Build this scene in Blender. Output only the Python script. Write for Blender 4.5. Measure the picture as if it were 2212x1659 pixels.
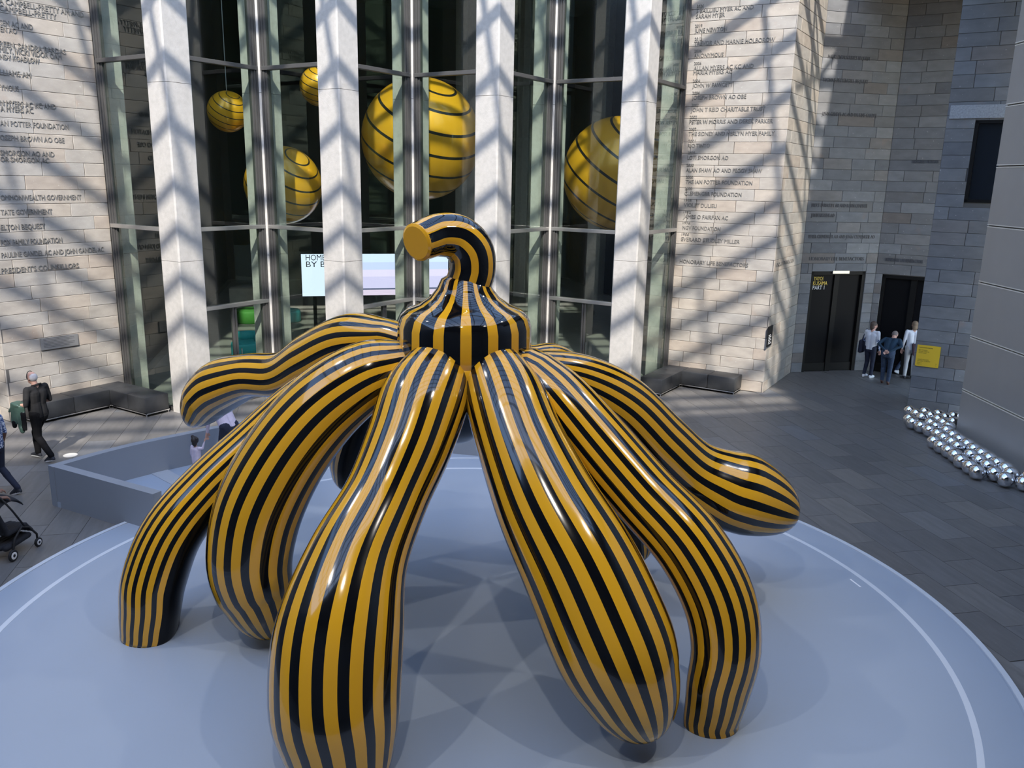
import bpy, bmesh, math, random
import numpy as np
from mathutils import Vector, Matrix, Euler

random.seed(7)
for o in list(bpy.data.objects): bpy.data.objects.remove(o)
SC = bpy.context.scene
COL = SC.collection

# ------------------------------------------------------------------ camera
FPX, PITCH, ROLL, HCAM = 1801.23, 0.24152574, 0.0205588, 5.5
cd = bpy.data.cameras.new('camera'); cam = bpy.data.objects.new('camera', cd); COL.objects.link(cam)
cd.sensor_width = 36.0; cd.lens = FPX / 2212 * 36.0; cd.clip_end = 400
cam.matrix_world = (Matrix.Translation((0, 0, HCAM)) @ Matrix.Rotation(math.pi/2 - PITCH, 4, 'X') @ Matrix.Rotation(ROLL, 4, 'Z'))
SC.camera = cam

# ------------------------------------------------------------------ sky, sun, exposure
SUN_EL = math.radians(43.3); SUN_H = Vector((0.0866, -0.9962, 0)).normalized()
SUN_DIR = Vector((SUN_H.x*math.cos(SUN_EL), SUN_H.y*math.cos(SUN_EL), math.sin(SUN_EL)))
w = bpy.data.worlds.new('sky'); SC.world = w; w.use_nodes = True
nt = w.node_tree; nt.nodes.clear()
sky = nt.nodes.new('ShaderNodeTexSky'); sky.sky_type = 'NISHITA'; sky.sun_disc = False
sky.sun_elevation = SUN_EL; sky.sun_rotation = math.pi - 0.087; sky.air_density = 1.0; sky.dust_density = 0.6; sky.ozone_density = 1.0
bg = nt.nodes.new('ShaderNodeBackground'); bg.inputs['Strength'].default_value = 0.42
wo = nt.nodes.new('ShaderNodeOutputWorld')
nt.links.new(sky.outputs[0], bg.inputs['Color']); nt.links.new(bg.outputs[0], wo.inputs['Surface'])
sl = bpy.data.lights.new('sun', 'SUN'); sl.energy = 3.3; sl.angle = math.radians(1.0); sl.color = (1.0, 0.93, 0.84)
so = bpy.data.objects.new('sun', sl); COL.objects.link(so)
so.rotation_euler = SUN_DIR.to_track_quat('Z', 'Y').to_euler(); so.location = (0, -5, 30)
for i, (lx, ly, lz, en) in enumerate(((-6.5, 3.0, 13.2, 520), (5.5, 4.0, 13.2, 520), (-1.0, 1.5, 13.2, 560), (7.5, 11.0, 13.2, 450), (-9.0, 10.0, 13.2, 450))):
    sp = bpy.data.lights.new('roof_spotlight', 'SPOT'); sp.energy = en; sp.spot_size = math.radians(58); sp.spot_blend = 0.6; sp.shadow_soft_size = 0.12; sp.color = (1.0, 0.92, 0.82)
    spo = bpy.data.objects.new('roof_spotlight', sp); COL.objects.link(spo); spo.location = (lx, ly, lz)
    spo.rotation_euler = (Vector((lx, ly, lz))-Vector((-0.5, 9.0, 1.5))).to_track_quat('Z', 'Y').to_euler()
SC.view_settings.view_transform = 'Standard'; SC.view_settings.look = 'None'
SC.view_settings.exposure = 1.1; SC.view_settings.gamma = 1.0; SC.view_settings.use_curve_mapping = False

# ------------------------------------------------------------------ measuring helpers (pixel ray -> point at a known depth or plane)
def ray(x, y):
    cr, sr = math.cos(ROLL), math.sin(ROLL); a, b = x-1106, y-829.5
    u, v = cr*a+sr*b, -sr*a+cr*b; c, s = math.cos(PITCH), math.sin(PITCH)
    return Vector((u, FPX*c-v*s, -FPX*s-v*c))
CAM = Vector((0, 0, HCAM))
def atz(x, y, z=0.0):
    r = ray(x, y); return CAM + r*((z-HCAM)/r.z)
def atY(x, y, Y):
    r = ray(x, y); return CAM + r*(Y/r.y)
def onwall(x, y, p0, p1):
    n = Vector((p1[1]-p0[1], -(p1[0]-p0[0]), 0)); r = ray(x, y)
    return CAM + r*((Vector((p0[0], p0[1], 0))-CAM).dot(n)/r.dot(n))
def depth(p):
    q = p-CAM; return q.y*math.cos(PITCH)-q.z*math.sin(PITCH)
def project(p):
    q = p-CAM; c, s = math.cos(PITCH), math.sin(PITCH); d = q.y*c-q.z*s
    x, y = FPX*q.x/d, -FPX*(q.y*s+q.z*c)/d; cr, sr = math.cos(ROLL), math.sin(ROLL)
    return 1106+cr*x-sr*y, 829.5+sr*x+cr*y

# ------------------------------------------------------------------ materials
MAT = {}
def new_mat(name):
    m = bpy.data.materials.new(name); m.use_nodes = True; MAT[name] = m
    return m, m.node_tree, m.node_tree.nodes['Principled BSDF']
def plain(name, col, rough=0.5, metal=0.0, spec=0.5, var=0.0, vscale=4.0, bump=0.0, bscale=60.0, coat=0.0, rnd=0.0):
    m, t, b = new_mat(name)
    b.inputs['Base Color'].default_value = (*col, 1); b.inputs['Roughness'].default_value = rough
    b.inputs['Metallic'].default_value = metal; b.inputs['Specular IOR Level'].default_value = spec
    b.inputs['Coat Weight'].default_value = coat; b.inputs['Coat Roughness'].default_value = 0.03
    tc = t.nodes.new('ShaderNodeTexCoord')
    if var or rnd:
        nz = t.nodes.new('ShaderNodeTexNoise'); nz.inputs['Scale'].default_value = vscale; nz.inputs['Detail'].default_value = 5
        t.links.new(tc.outputs['Object'], nz.inputs['Vector'])
        mr = t.nodes.new('ShaderNodeMapRange'); mr.inputs[1].default_value = 0.25; mr.inputs[2].default_value = 0.75
        mr.inputs[3].default_value = 1-var; mr.inputs[4].default_value = 1+var
        t.links.new(nz.outputs['Fac'], mr.inputs[0])
        hs = t.nodes.new('ShaderNodeHueSaturation'); hs.inputs['Color'].default_value = (*col, 1)
        last = mr.outputs[0]
        if rnd:
            oi = t.nodes.new('ShaderNodeObjectInfo'); m2 = t.nodes.new('ShaderNodeMapRange')
            m2.inputs[3].default_value = 1-rnd; m2.inputs[4].default_value = 1+rnd
            t.links.new(oi.outputs['Random'], m2.inputs[0])
            mu = t.nodes.new('ShaderNodeMath'); mu.operation = 'MULTIPLY'
            t.links.new(last, mu.inputs[0]); t.links.new(m2.outputs[0], mu.inputs[1]); last = mu.outputs[0]
        t.links.new(last, hs.inputs['Value']); t.links.new(hs.outputs[0], b.inputs['Base Color'])
    if bump:
        n2 = t.nodes.new('ShaderNodeTexNoise'); n2.inputs['Scale'].default_value = bscale; n2.inputs['Detail'].default_value = 6
        t.links.new(tc.outputs['Object'], n2.inputs['Vector'])
        bp = t.nodes.new('ShaderNodeBump'); bp.inputs['Strength'].default_value = bump; bp.inputs['Distance'].default_value = 0.01
        t.links.new(n2.outputs['Fac'], bp.inputs['Height']); t.links.new(bp.outputs[0], b.inputs['Normal'])
    return m
def stone(name, ramp, rough=0.8, spec=0.3, streak=(1.0, 1.0, 2.2), rust=0.5, fleck=0.6, bump=0.35):
    """stone whose tone differs from block to block, with bedding streaks, white flecks and a few rust stains"""
    m, t, b = new_mat(name); N, L = t.nodes, t.links
    b.inputs['Roughness'].default_value = rough; b.inputs['Specular IOR Level'].default_value = spec
    tc = N.new('ShaderNodeTexCoord'); oi = N.new('ShaderNodeObjectInfo')
    sc = N.new('ShaderNodeVectorMath'); sc.operation = 'SCALE'; sc.inputs['Scale'].default_value = 91.0
    cb = N.new('ShaderNodeCombineXYZ'); L.new(oi.outputs['Random'], cb.inputs[0]); L.new(oi.outputs['Random'], cb.inputs[2])
    L.new(cb.outputs[0], sc.inputs[0])
    ad = N.new('ShaderNodeVectorMath'); ad.operation = 'ADD'; L.new(tc.outputs['Object'], ad.inputs[0]); L.new(sc.outputs[0], ad.inputs[1])
    cr = N.new('ShaderNodeValToRGB'); cr.color_ramp.interpolation = 'LINEAR'
    while len(cr.color_ramp.elements) < len(ramp): cr.color_ramp.elements.new(0.5)
    for i, (p, c) in enumerate(ramp):
        cr.color_ramp.elements[i].position = p; cr.color_ramp.elements[i].color = (*c, 1)
    L.new(oi.outputs['Random'], cr.inputs[0])
    mp = N.new('ShaderNodeMapping'); mp.inputs['Scale'].default_value = streak; L.new(ad.outputs[0], mp.inputs[0])
    nz = N.new('ShaderNodeTexNoise'); nz.inputs['Scale'].default_value = 2.6; nz.inputs['Detail'].default_value = 7; L.new(mp.outputs[0], nz.inputs['Vector'])
    mr = N.new('ShaderNodeMapRange'); mr.inputs[1].default_value = 0.3; mr.inputs[2].default_value = 0.7; mr.inputs[3].default_value = 0.86; mr.inputs[4].default_value = 1.12
    L.new(nz.outputs['Fac'], mr.inputs[0])
    hs = N.new('ShaderNodeHueSaturation'); L.new(cr.outputs[0], hs.inputs['Color']); L.new(mr.outputs[0], hs.inputs['Value'])
    # rust stains
    n3 = N.new('ShaderNodeTexNoise'); n3.inputs['Scale'].default_value = 1.1; n3.inputs['Detail'].default_value = 6; L.new(ad.outputs[0], n3.inputs['Vector'])
    r3 = N.new('ShaderNodeMapRange'); r3.inputs[1].default_value = 0.64; r3.inputs[2].default_value = 0.74; r3.inputs[4].default_value = rust; L.new(n3.outputs['Fac'], r3.inputs[0])
    mx = N.new('ShaderNodeMix'); mx.data_type = 'RGBA'; L.new(r3.outputs[0], mx.inputs['Factor']); L.new(hs.outputs[0], mx.inputs[6]); mx.inputs[7].default_value = (0.36, 0.22, 0.14, 1)
    # flecks
    n4 = N.new('ShaderNodeTexNoise'); n4.inputs['Scale'].default_value = 17; n4.inputs['Detail'].default_value = 2; L.new(ad.outputs[0], n4.inputs['Vector'])
    r4 = N.new('ShaderNodeMapRange'); r4.inputs[1].default_value = 0.69; r4.inputs[2].default_value = 0.73; r4.inputs[4].default_value = fleck; L.new(n4.outputs['Fac'], r4.inputs[0])
    m4 = N.new('ShaderNodeMix'); m4.data_type = 'RGBA'; L.new(r4.outputs[0], m4.inputs['Factor']); L.new(mx.outputs[2], m4.inputs[6]); m4.inputs[7].default_value = (0.62, 0.60, 0.56, 1)
    L.new(m4.outputs[2], b.inputs['Base Color'])
    bp = N.new('ShaderNodeBump'); bp.inputs['Strength'].default_value = bump; bp.inputs['Distance'].default_value = 0.008
    n5 = N.new('ShaderNodeTexNoise'); n5.inputs['Scale'].default_value = 45; n5.inputs['Detail'].default_value = 6; L.new(mp.outputs[0], n5.inputs['Vector'])
    L.new(n5.outputs['Fac'], bp.inputs['Height']); L.new(bp.outputs[0], b.inputs['Normal'])
    return m

stone('wall_stone', [(0, (0.33, 0.305, 0.27)), (0.25, (0.385, 0.355, 0.315)), (0.5, (0.35, 0.335, 0.31)), (0.8, (0.41, 0.365, 0.31)), (1, (0.37, 0.32, 0.27))], rust=0.35, fleck=0.4)
stone('shaded_stone', [(0, (0.145, 0.15, 0.158)), (0.3, (0.20, 0.205, 0.212)), (0.55, (0.165, 0.162, 0.158)), (0.8, (0.235, 0.24, 0.245)), (1, (0.185, 0.165, 0.148))], rust=0.3, fleck=0.35)  # same stone as the sunlit walls, shade of the right-hand side put into its colour
stone('floor_stone', [(0, (0.115, 0.111, 0.107)), (0.35, (0.155, 0.147, 0.137)), (0.7, (0.13, 0.127, 0.125)), (0.9, (0.175, 0.163, 0.147)), (1, (0.145, 0.150, 0.158))],
      rough=0.42, spec=0.5, streak=(5, 0.7, 1), rust=0.0, fleck=0.05, bump=0.15)
plain('mortar', (0.10, 0.095, 0.09), 0.9)
plain('floor_base', (0.19, 0.182, 0.172), 0.6, var=0.15)
plain('concrete', (0.47, 0.452, 0.42), 0.8, var=0.10, vscale=9, bump=0.35, bscale=45)
plain('granite', (0.34, 0.35, 0.36), 0.85, var=0.25, vscale=30, bump=0.6, bscale=50)
plain('metal_dark', (0.10, 0.098, 0.095), 0.5, 0.4, var=0.08)
plain('metal_light', (0.52, 0.51, 0.49), 0.35, 0.85)
plain('panel_metal', (0.40, 0.385, 0.36), 0.45, 0.35, var=0.04, vscale=1.5)
plain('reveal', (0.80, 0.74, 0.62), 0.45, 0.1)
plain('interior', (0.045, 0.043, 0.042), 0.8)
plain('interior_floor', (0.26, 0.25, 0.235), 0.5, var=0.1)
plain('ceiling_paint', (0.10, 0.10, 0.10), 0.8)
plain('beam_steel', (0.20, 0.20, 0.21), 0.6)
plain('letters', (0.20, 0.19, 0.172), 0.6)
plain('letters_dark', (0.085, 0.085, 0.09), 0.55)
plain('platform_paint', (0.33, 0.385, 0.465), 0.30, spec=0.5, var=0.03, vscale=0.6)
plain('platform_edge', (0.55, 0.59, 0.64), 0.35)
plain('ring_paint', (0.60, 0.64, 0.69), 0.35)
plain('ramp_paint', (0.25, 0.275, 0.31), 0.45, var=0.03, vscale=1.0)
plain('tread', (0.50, 0.53, 0.57), 0.4, 0.3, bump=0.8, bscale=90)
plain('yellow', (0.74, 0.375, 0.018), 0.12, coat=0.6)
plain('black_gloss', (0.004, 0.0045, 0.006), 0.05, spec=0.7, coat=0.5)
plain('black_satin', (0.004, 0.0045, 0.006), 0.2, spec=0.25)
plain('ball_yellow', (0.86, 0.43, 0.02), 0.28, 0.25, coat=0.3)
plain('mirror', (0.86, 0.86, 0.87), 0.06, 1.0)
plain('leather', (0.028, 0.030, 0.033), 0.42, spec=0.6, var=0.2, vscale=8, bump=0.25, bscale=120)
plain('chrome', (0.75, 0.75, 0.74), 0.2, 1.0)
plain('skin', (0.56, 0.32, 0.24), 0.55, var=0.05)
plain('skin_dark', (0.20, 0.10, 0.065), 0.55, var=0.05)
plain('cloth_black', (0.008, 0.008, 0.009), 0.9, spec=0.1, var=0.3, vscale=10)
plain('polo_black', (0.020, 0.020, 0.021), 0.85, spec=0.15, var=0.25, vscale=9)
plain('denim', (0.035, 0.055, 0.095), 0.85, var=0.3, vscale=18)
plain('denim_dark', (0.012, 0.016, 0.035), 0.85, var=0.2)
plain('navy_knit', (0.010, 0.034, 0.062), 0.85, var=0.2)
plain('white_cloth', (0.68, 0.70, 0.74), 0.8, var=0.06)
plain('white_shoe', (0.75, 0.75, 0.75), 0.6)
plain('shoe_navy', (0.02, 0.022, 0.03), 0.7)
plain('shoe_brown', (0.10, 0.045, 0.028), 0.5)
plain('sole_white', (0.72, 0.72, 0.70), 0.6)
plain('lavender', (0.56, 0.50, 0.60), 0.85, var=0.08, vscale=14)
plain('maroon', (0.05, 0.022, 0.030), 0.8, var=0.2)
plain('grey_pants', (0.45, 0.46, 0.47), 0.8, var=0.1)
plain('tan_cloth', (0.62, 0.42, 0.20), 0.8, var=0.1)
plain('jacket_green', (0.045, 0.085, 0.066), 0.38, spec=0.6, var=0.35, vscale=7)
plain('hair_dark', (0.018, 0.013, 0.011), 0.6, bump=0.6, bscale=90)
plain('hair_brown', (0.085, 0.058, 0.042), 0.6, bump=0.6, bscale=90)
plain('hair_blond', (0.23, 0.16, 0.10), 0.6, bump=0.6, bscale=90)
plain('hair_white', (0.62, 0.58, 0.56), 0.7, bump=0.4, bscale=90)
plain('hair_grey', (0.20, 0.16, 0.14), 0.7, bump=0.4, bscale=90)
plain('eye', (0.02, 0.02, 0.02), 0.2)
plain('rubber', (0.014, 0.014, 0.015), 0.7)
plain('stroller_cloth', (0.012, 0.013, 0.018), 0.85, var=0.3, vscale=20)
plain('bottle_blue', (0.20, 0.45, 0.75), 0.3)
plain('teal', (0.03, 0.42, 0.46), 0.6, var=0.06)
plain('green_felt', (0.05, 0.22, 0.03), 0.7, var=0.06)
plain('sun_patch_beige', (0.50, 0.46, 0.40), 0.8, var=0.1)
plain('door_black', (0.005, 0.005, 0.006), 0.5, spec=0.1)
plain('door_frame', (0.009, 0.0085, 0.008), 0.5, spec=0.15)
plain('sign_yellow', (0.80, 0.52, 0.03), 0.5)
plain('sign_black', (0.008, 0.008, 0.008), 0.4)
plain('print_white', (0.80, 0.81, 0.83), 0.6)
plain('print_yellow', (0.84, 0.60, 0.10), 0.6)
plain('print_black', (0.02, 0.02, 0.02), 0.6)
plain('plaque', (0.36, 0.36, 0.36), 0.4, 0.6)
plain('floor_disc', (0.72, 0.68, 0.60), 0.5)
plain('wire', (0.5, 0.5, 0.5), 0.4, 0.6)
plain('window_dark', (0.010, 0.013, 0.018), 0.08, spec=0.6)

# patterned shirt (blue leaves on white)
m, t, b = new_mat('leaf_print'); tc = t.nodes.new('ShaderNodeTexCoord'); vz = t.nodes.new('ShaderNodeTexNoise'); vz.inputs['Scale'].default_value = 38; vz.inputs['Detail'].default_value = 3
t.links.new(tc.outputs['Object'], vz.inputs['Vector']); cr = t.nodes.new('ShaderNodeValToRGB'); cr.color_ramp.interpolation = 'CONSTANT'
cr.color_ramp.elements[0].color = (0.05, 0.09, 0.22, 1); cr.color_ramp.elements[1].position = 0.52; cr.color_ramp.elements[1].color = (0.62, 0.66, 0.74, 1)
t.links.new(vz.outputs['Fac'], cr.inputs[0]); t.links.new(cr.outputs[0], b.inputs['Base Color']); b.inputs['Roughness'].default_value = 0.85

# plain longitudinal stripes (u runs round the limb): stand-in coating in the same two colours
def striped(name, n, duty, ca, cb, rough, coat, metal=0.0):
    m, t, b = new_mat(name); N, L = t.nodes, t.links
    uv = N.new('ShaderNodeUVMap'); uv.uv_map = 'UVMap'; sp = N.new('ShaderNodeSeparateXYZ'); L.new(uv.outputs[0], sp.inputs[0])
    mu = N.new('ShaderNodeMath'); mu.operation = 'MULTIPLY'; mu.inputs[1].default_value = n; L.new(sp.outputs[1 if name == 'ball_stripes' else 0], mu.inputs[0])
    fr = N.new('ShaderNodeMath'); fr.operation = 'FRACT'; L.new(mu.outputs[0], fr.inputs[0])
    lt = N.new('ShaderNodeMath'); lt.operation = 'LESS_THAN'; lt.inputs[1].default_value = duty; L.new(fr.outputs[0], lt.inputs[0])
    mx = N.new('ShaderNodeMix'); mx.data_type = 'RGBA'; mx.inputs[6].default_value = (*ca, 1); mx.inputs[7].default_value = (*cb, 1)
    L.new(lt.outputs[0], mx.inputs['Factor']); L.new(mx.outputs[2], b.inputs['Base Color'])
    b.inputs['Roughness'].default_value = rough; b.inputs['Coat Weight'].default_value = coat; b.inputs['Coat Roughness'].default_value = 0.03; b.inputs['Metallic'].default_value = metal
YEL, BLK = (0.74, 0.375, 0.018), (0.004, 0.0045, 0.006)
striped('leg_stripes', 13, 0.46, YEL, BLK, 0.12, 0.6)
striped('hub_stripes', 16, 0.40, BLK, YEL, 0.06, 0.6)
striped('ball_stripes', 9, 0.13, (0.86, 0.43, 0.02), (0.02, 0.02, 0.018), 0.28, 0.3, 0.2)

# glass: clear pane with a green cast that also mirrors the court
m, t, b = new_mat('glass'); t.nodes.remove(b); N, L = t.nodes, t.links; out = N['Material Output']
tr = N.new('ShaderNodeBsdfTransparent'); tr.inputs[0].default_value = (0.74, 0.83, 0.77, 1)
gl = N.new('ShaderNodeBsdfGlossy'); gl.inputs['Roughness'].default_value = 0.0; gl.inputs['Color'].default_value = (0.9, 0.95, 0.92, 1)
lw = N.new('ShaderNodeLayerWeight'); lw.inputs['Blend'].default_value = 0.5
pw = N.new('ShaderNodeMath'); pw.operation = 'POWER'; pw.inputs[1].default_value = 4.0; L.new(lw.outputs['Facing'], pw.inputs[0])
fr = N.new('ShaderNodeMath'); fr.operation = 'MULTIPLY_ADD'; fr.inputs[1].default_value = 0.85; fr.inputs[2].default_value = 0.085; L.new(pw.outputs[0], fr.inputs[0])
mx = N.new('ShaderNodeMixShader'); L.new(fr.outputs[0], mx.inputs[0]); L.new(tr.outputs[0], mx.inputs[1]); L.new(gl.outputs[0], mx.inputs[2]); L.new(mx.outputs[0], out.inputs['Surface'])

# video screen
m, t, b = new_mat('screen'); t.nodes.remove(b); N, L = t.nodes, t.links; out = N['Material Output']
em = N.new('ShaderNodeEmission'); em.inputs['Strength'].default_value = 0.85
tc = N.new('ShaderNodeTexCoord'); sp = N.new('ShaderNodeSeparateXYZ'); L.new(tc.outputs['Generated'], sp.inputs[0])
cr = N.new('ShaderNodeValToRGB'); cr.color_ramp.interpolation = 'CONSTANT'; el = cr.color_ramp.elements
el[0].position = 0; el[0].color = (0.62, 0.50, 0.66, 1); el[1].position = 0.13; el[1].color = (0.10, 0.11, 0.19, 1)
for p, c in ((0.17, (0.55, 0.50, 0.74)), (0.45, (0.66, 0.58, 0.80)), (0.62, (0.50, 0.55, 0.80)), (0.8, (0.58, 0.66, 0.86))):
    q = el.new(p); q.color = (*c, 1)
L.new(sp.outputs[2], cr.inputs[0])
c2 = N.new('ShaderNodeValToRGB'); c2.color_ramp.interpolation = 'CONSTANT'; c2.color_ramp.elements[0].color = (0.64, 0.72, 0.86, 1); c2.color_ramp.elements[1].position = 0.5; c2.color_ramp.elements[1].color = (0, 0, 0, 1)
lt = N.new('ShaderNodeMath'); lt.operation = 'GREATER_THAN'; lt.inputs[1].default_value = 0.40; L.new(sp.outputs[0], lt.inputs[0])
mx = N.new('ShaderNodeMix'); mx.data_type = 'RGBA'; L.new(lt.outputs[0], mx.inputs['Factor']); mx.inputs[6].default_value = (0.60, 0.68, 0.86, 1); L.new(cr.outputs[0], mx.inputs[7])
L.new(mx.outputs[2], em.inputs['Color']); L.new(em.outputs[0], out.inputs['Surface'])

# ------------------------------------------------------------------ object helpers
def link(name, me, mat=None, parent=None, mw=None):
    o = bpy.data.objects.new(name, me); COL.objects.link(o)
    if mat is not None and me is not None and len(me.materials) == 0: me.materials.append(MAT[mat])
    if parent: o.parent = parent
    if mw is not None: o.matrix_local = mw
    return o
def tag(o, label=None, cat=None, group=None, kind=None):
    if label: o['label'] = label
    if cat: o['category'] = cat
    if group: o['group'] = group
    if kind: o['kind'] = kind
    return o
def thing(name, label, cat, loc=(0, 0, 0), rz=0.0, group=None):
    o = bpy.data.objects.new(name, None); COL.objects.link(o); o.empty_display_size = 0.2
    o.matrix_local = Matrix.Translation(loc) @ Matrix.Rotation(rz, 4, 'Z')
    return tag(o, label, cat, group)
class MB:
    def __init__(s): s.v, s.f = [], []
    def add(s, v, f):
        k = len(s.v); s.v += [tuple(p) for p in v]; s.f += [tuple(i+k for i in q) for q in f]; return s
    def box(s, a, b, M=None):
        (x0, y0, z0), (x1, y1, z1) = a, b
        v = [Vector(p) for p in ((x0, y0, z0), (x1, y0, z0), (x1, y1, z0), (x0, y1, z0), (x0, y0, z1), (x1, y0, z1), (x1, y1, z1), (x0, y1, z1))]
        if M is not None: v = [M @ p for p in v]
        return s.add(v, [(0, 3, 2, 1), (4, 5, 6, 7), (0, 1, 5, 4), (1, 2, 6, 5), (2, 3, 7, 6), (3, 0, 4, 7)])
    def prism(s, poly, z0, z1):
        n = len(poly); v = [(p[0], p[1], z0) for p in poly]+[(p[0], p[1], z1) for p in poly]
        return s.add(v, [tuple(range(n-1, -1, -1)), tuple(range(n, 2*n))]+[(i, (i+1) % n, n+(i+1) % n, n+i) for i in range(n)])
    def tube(s, pts, rads, seg=10, cap=True):
        pts = [Vector(p) for p in pts]; rads = rads if hasattr(rads, '__len__') else [rads]*len(pts)
        k = len(s.v); up = None
        for i, p in enumerate(pts):
            t = (pts[min(i+1, len(pts)-1)]-pts[max(i-1, 0)]).normalized()
            if up is None: up = t.orthogonal().normalized()
            up = (up-t*up.dot(t)).normalized(); sd = t.cross(up)
            for j in range(seg):
                a = 2*math.pi*j/seg; s.v.append(tuple(p+(up*math.cos(a)+sd*math.sin(a))*rads[i]))
        for i in range(len(pts)-1):
            for j in range(seg):
                j2 = (j+1) % seg; s.f.append((k+i*seg+j, k+i*seg+j2, k+(i+1)*seg+j2, k+(i+1)*seg+j))
        if cap:
            s.f.append(tuple(k+j for j in range(seg-1, -1, -1))); s.f.append(tuple(k+(len(pts)-1)*seg+j for j in range(seg)))
        return s
    def lathe(s, prof, c=(0, 0, 0), seg=32):
        k = len(s.v)
        for r, z in prof:
            for j in range(seg):
                a = 2*math.pi*j/seg; s.v.append((c[0]+r*math.cos(a), c[1]+r*math.sin(a), c[2]+z))
        for i in range(len(prof)-1):
            for j in range(seg):
                j2 = (j+1) % seg; s.f.append((k+i*seg+j, k+i*seg+j2, k+(i+1)*seg+j2, k+(i+1)*seg+j))
        s.f.append(tuple(k+j for j in range(seg-1, -1, -1))); s.f.append(tuple(k+(len(prof)-1)*seg+j for j in range(seg)))
        return s
    def mesh(s, name='m', smooth=False):
        me = bpy.data.meshes.new(name); me.from_pydata(s.v, [], s.f); me.update()
        if smooth: me.polygons.foreach_set('use_smooth', [True]*len(me.polygons))
        return me
    def obj(s, name, mat, parent=None, smooth=False, bevel=0.0, mw=None):
        me = s.mesh(name, smooth)
        if bevel:
            bm = bmesh.new(); bm.from_mesh(me)
            bmesh.ops.bevel(bm, geom=list(bm.edges), offset=bevel, segments=2, affect='EDGES', profile=0.5)
            bm.to_mesh(me); bm.free()
        return link(name, me, mat, parent, mw)
def smooth_by_angle(me, deg=40):
    me.polygons.foreach_set('use_smooth', [True]*len(me.polygons))
    try: me.set_sharp_from_angle(angle=math.radians(deg))
    except Exception: pass

# ------------------------------------------------------------------ plan of the folded facade
TH = math.radians(12.4)
EV = Vector((math.cos(TH), math.sin(TH), 0)); NV = Vector((math.sin(TH), -math.cos(TH), 0))   # along the facade, out of the facade
PITCHF = 3.58; M3 = Vector((-2.61, 21.61, 0))
def Mp(i): return M3+EV*(PITCHF*(i-3))
def Cp(i): return Mp(i)+EV*(PITCHF/2)+NV*(PITCHF/2)
ZT = 14.0
Z1, Z2, Z3 = 7.89, 4.24, 2.42
C0 = Vector((-11.15, 17.81, 0)); C5 = Vector((6.78, 21.89, 0)); M6 = Vector((8.36, 24.47, 0)); F2 = Vector((10.78, 25.0, 0))
DA = (EV+NV).normalized()          # facet running right and towards the court
DB = (EV-NV).normalized()          # facet running right and away from the court
W4 = Vector((10.03, 20.46, 0)); W4e = W4+DA*3.4
F2e = F2+DA*3.4
MET0 = Vector((10.21, 18.38, 0)); MET1 = Vector((9.95, -7.0, 0))

# ------------------------------------------------------------------ walls built of single stones
BLOCKS = {}
def block_mesh(L, h, d=0.05, c=0.007):
    key = (round(L, 2), round(h, 3), d)
    if key not in BLOCKS:
        L = key[0]; v = []
        for (i, y) in ((0, -d), (0, -c), (c, 0)):
            v += [(i, y, i), (L-i, y, i), (L-i, y, h-i), (i, y, h-i)]
        f = []
        for k in (0, 4):
            for j in range(4): f.append((k+j, k+(j+1) % 4, k+4+(j+1) % 4, k+4+j))
        f.append((8, 9, 10, 11)); me = bpy.data.meshes.new('stone_block'); me.from_pydata(v, [], f)
        bm = bmesh.new(); bm.from_mesh(me); bmesh.ops.recalc_face_normals(bm, faces=bm.faces)
        # front must face +y
        bm.faces.ensure_lookup_table()
        if max(bm.faces, key=lambda q: q.calc_center_median().y).normal.y < 0:
            for q in bm.faces: q.normal_flip()
        bm.to_mesh(me); bm.free(); BLOCKS[key] = me
    return BLOCKS[key]
def wall_frame(p0, p1):
    """matrix: x along the wall, y out of it (to the right-hand side is flipped by swapping p0, p1), z up"""
    x = (p1-p0).normalized(); y = Vector((0, 0, 1)).cross(x)
    return Matrix(((x.x, y.x, 0, p0.x), (x.y, y.y, 0, p0.y), (0, 0, 1, 0), (0, 0, 0, 1)))
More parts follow.
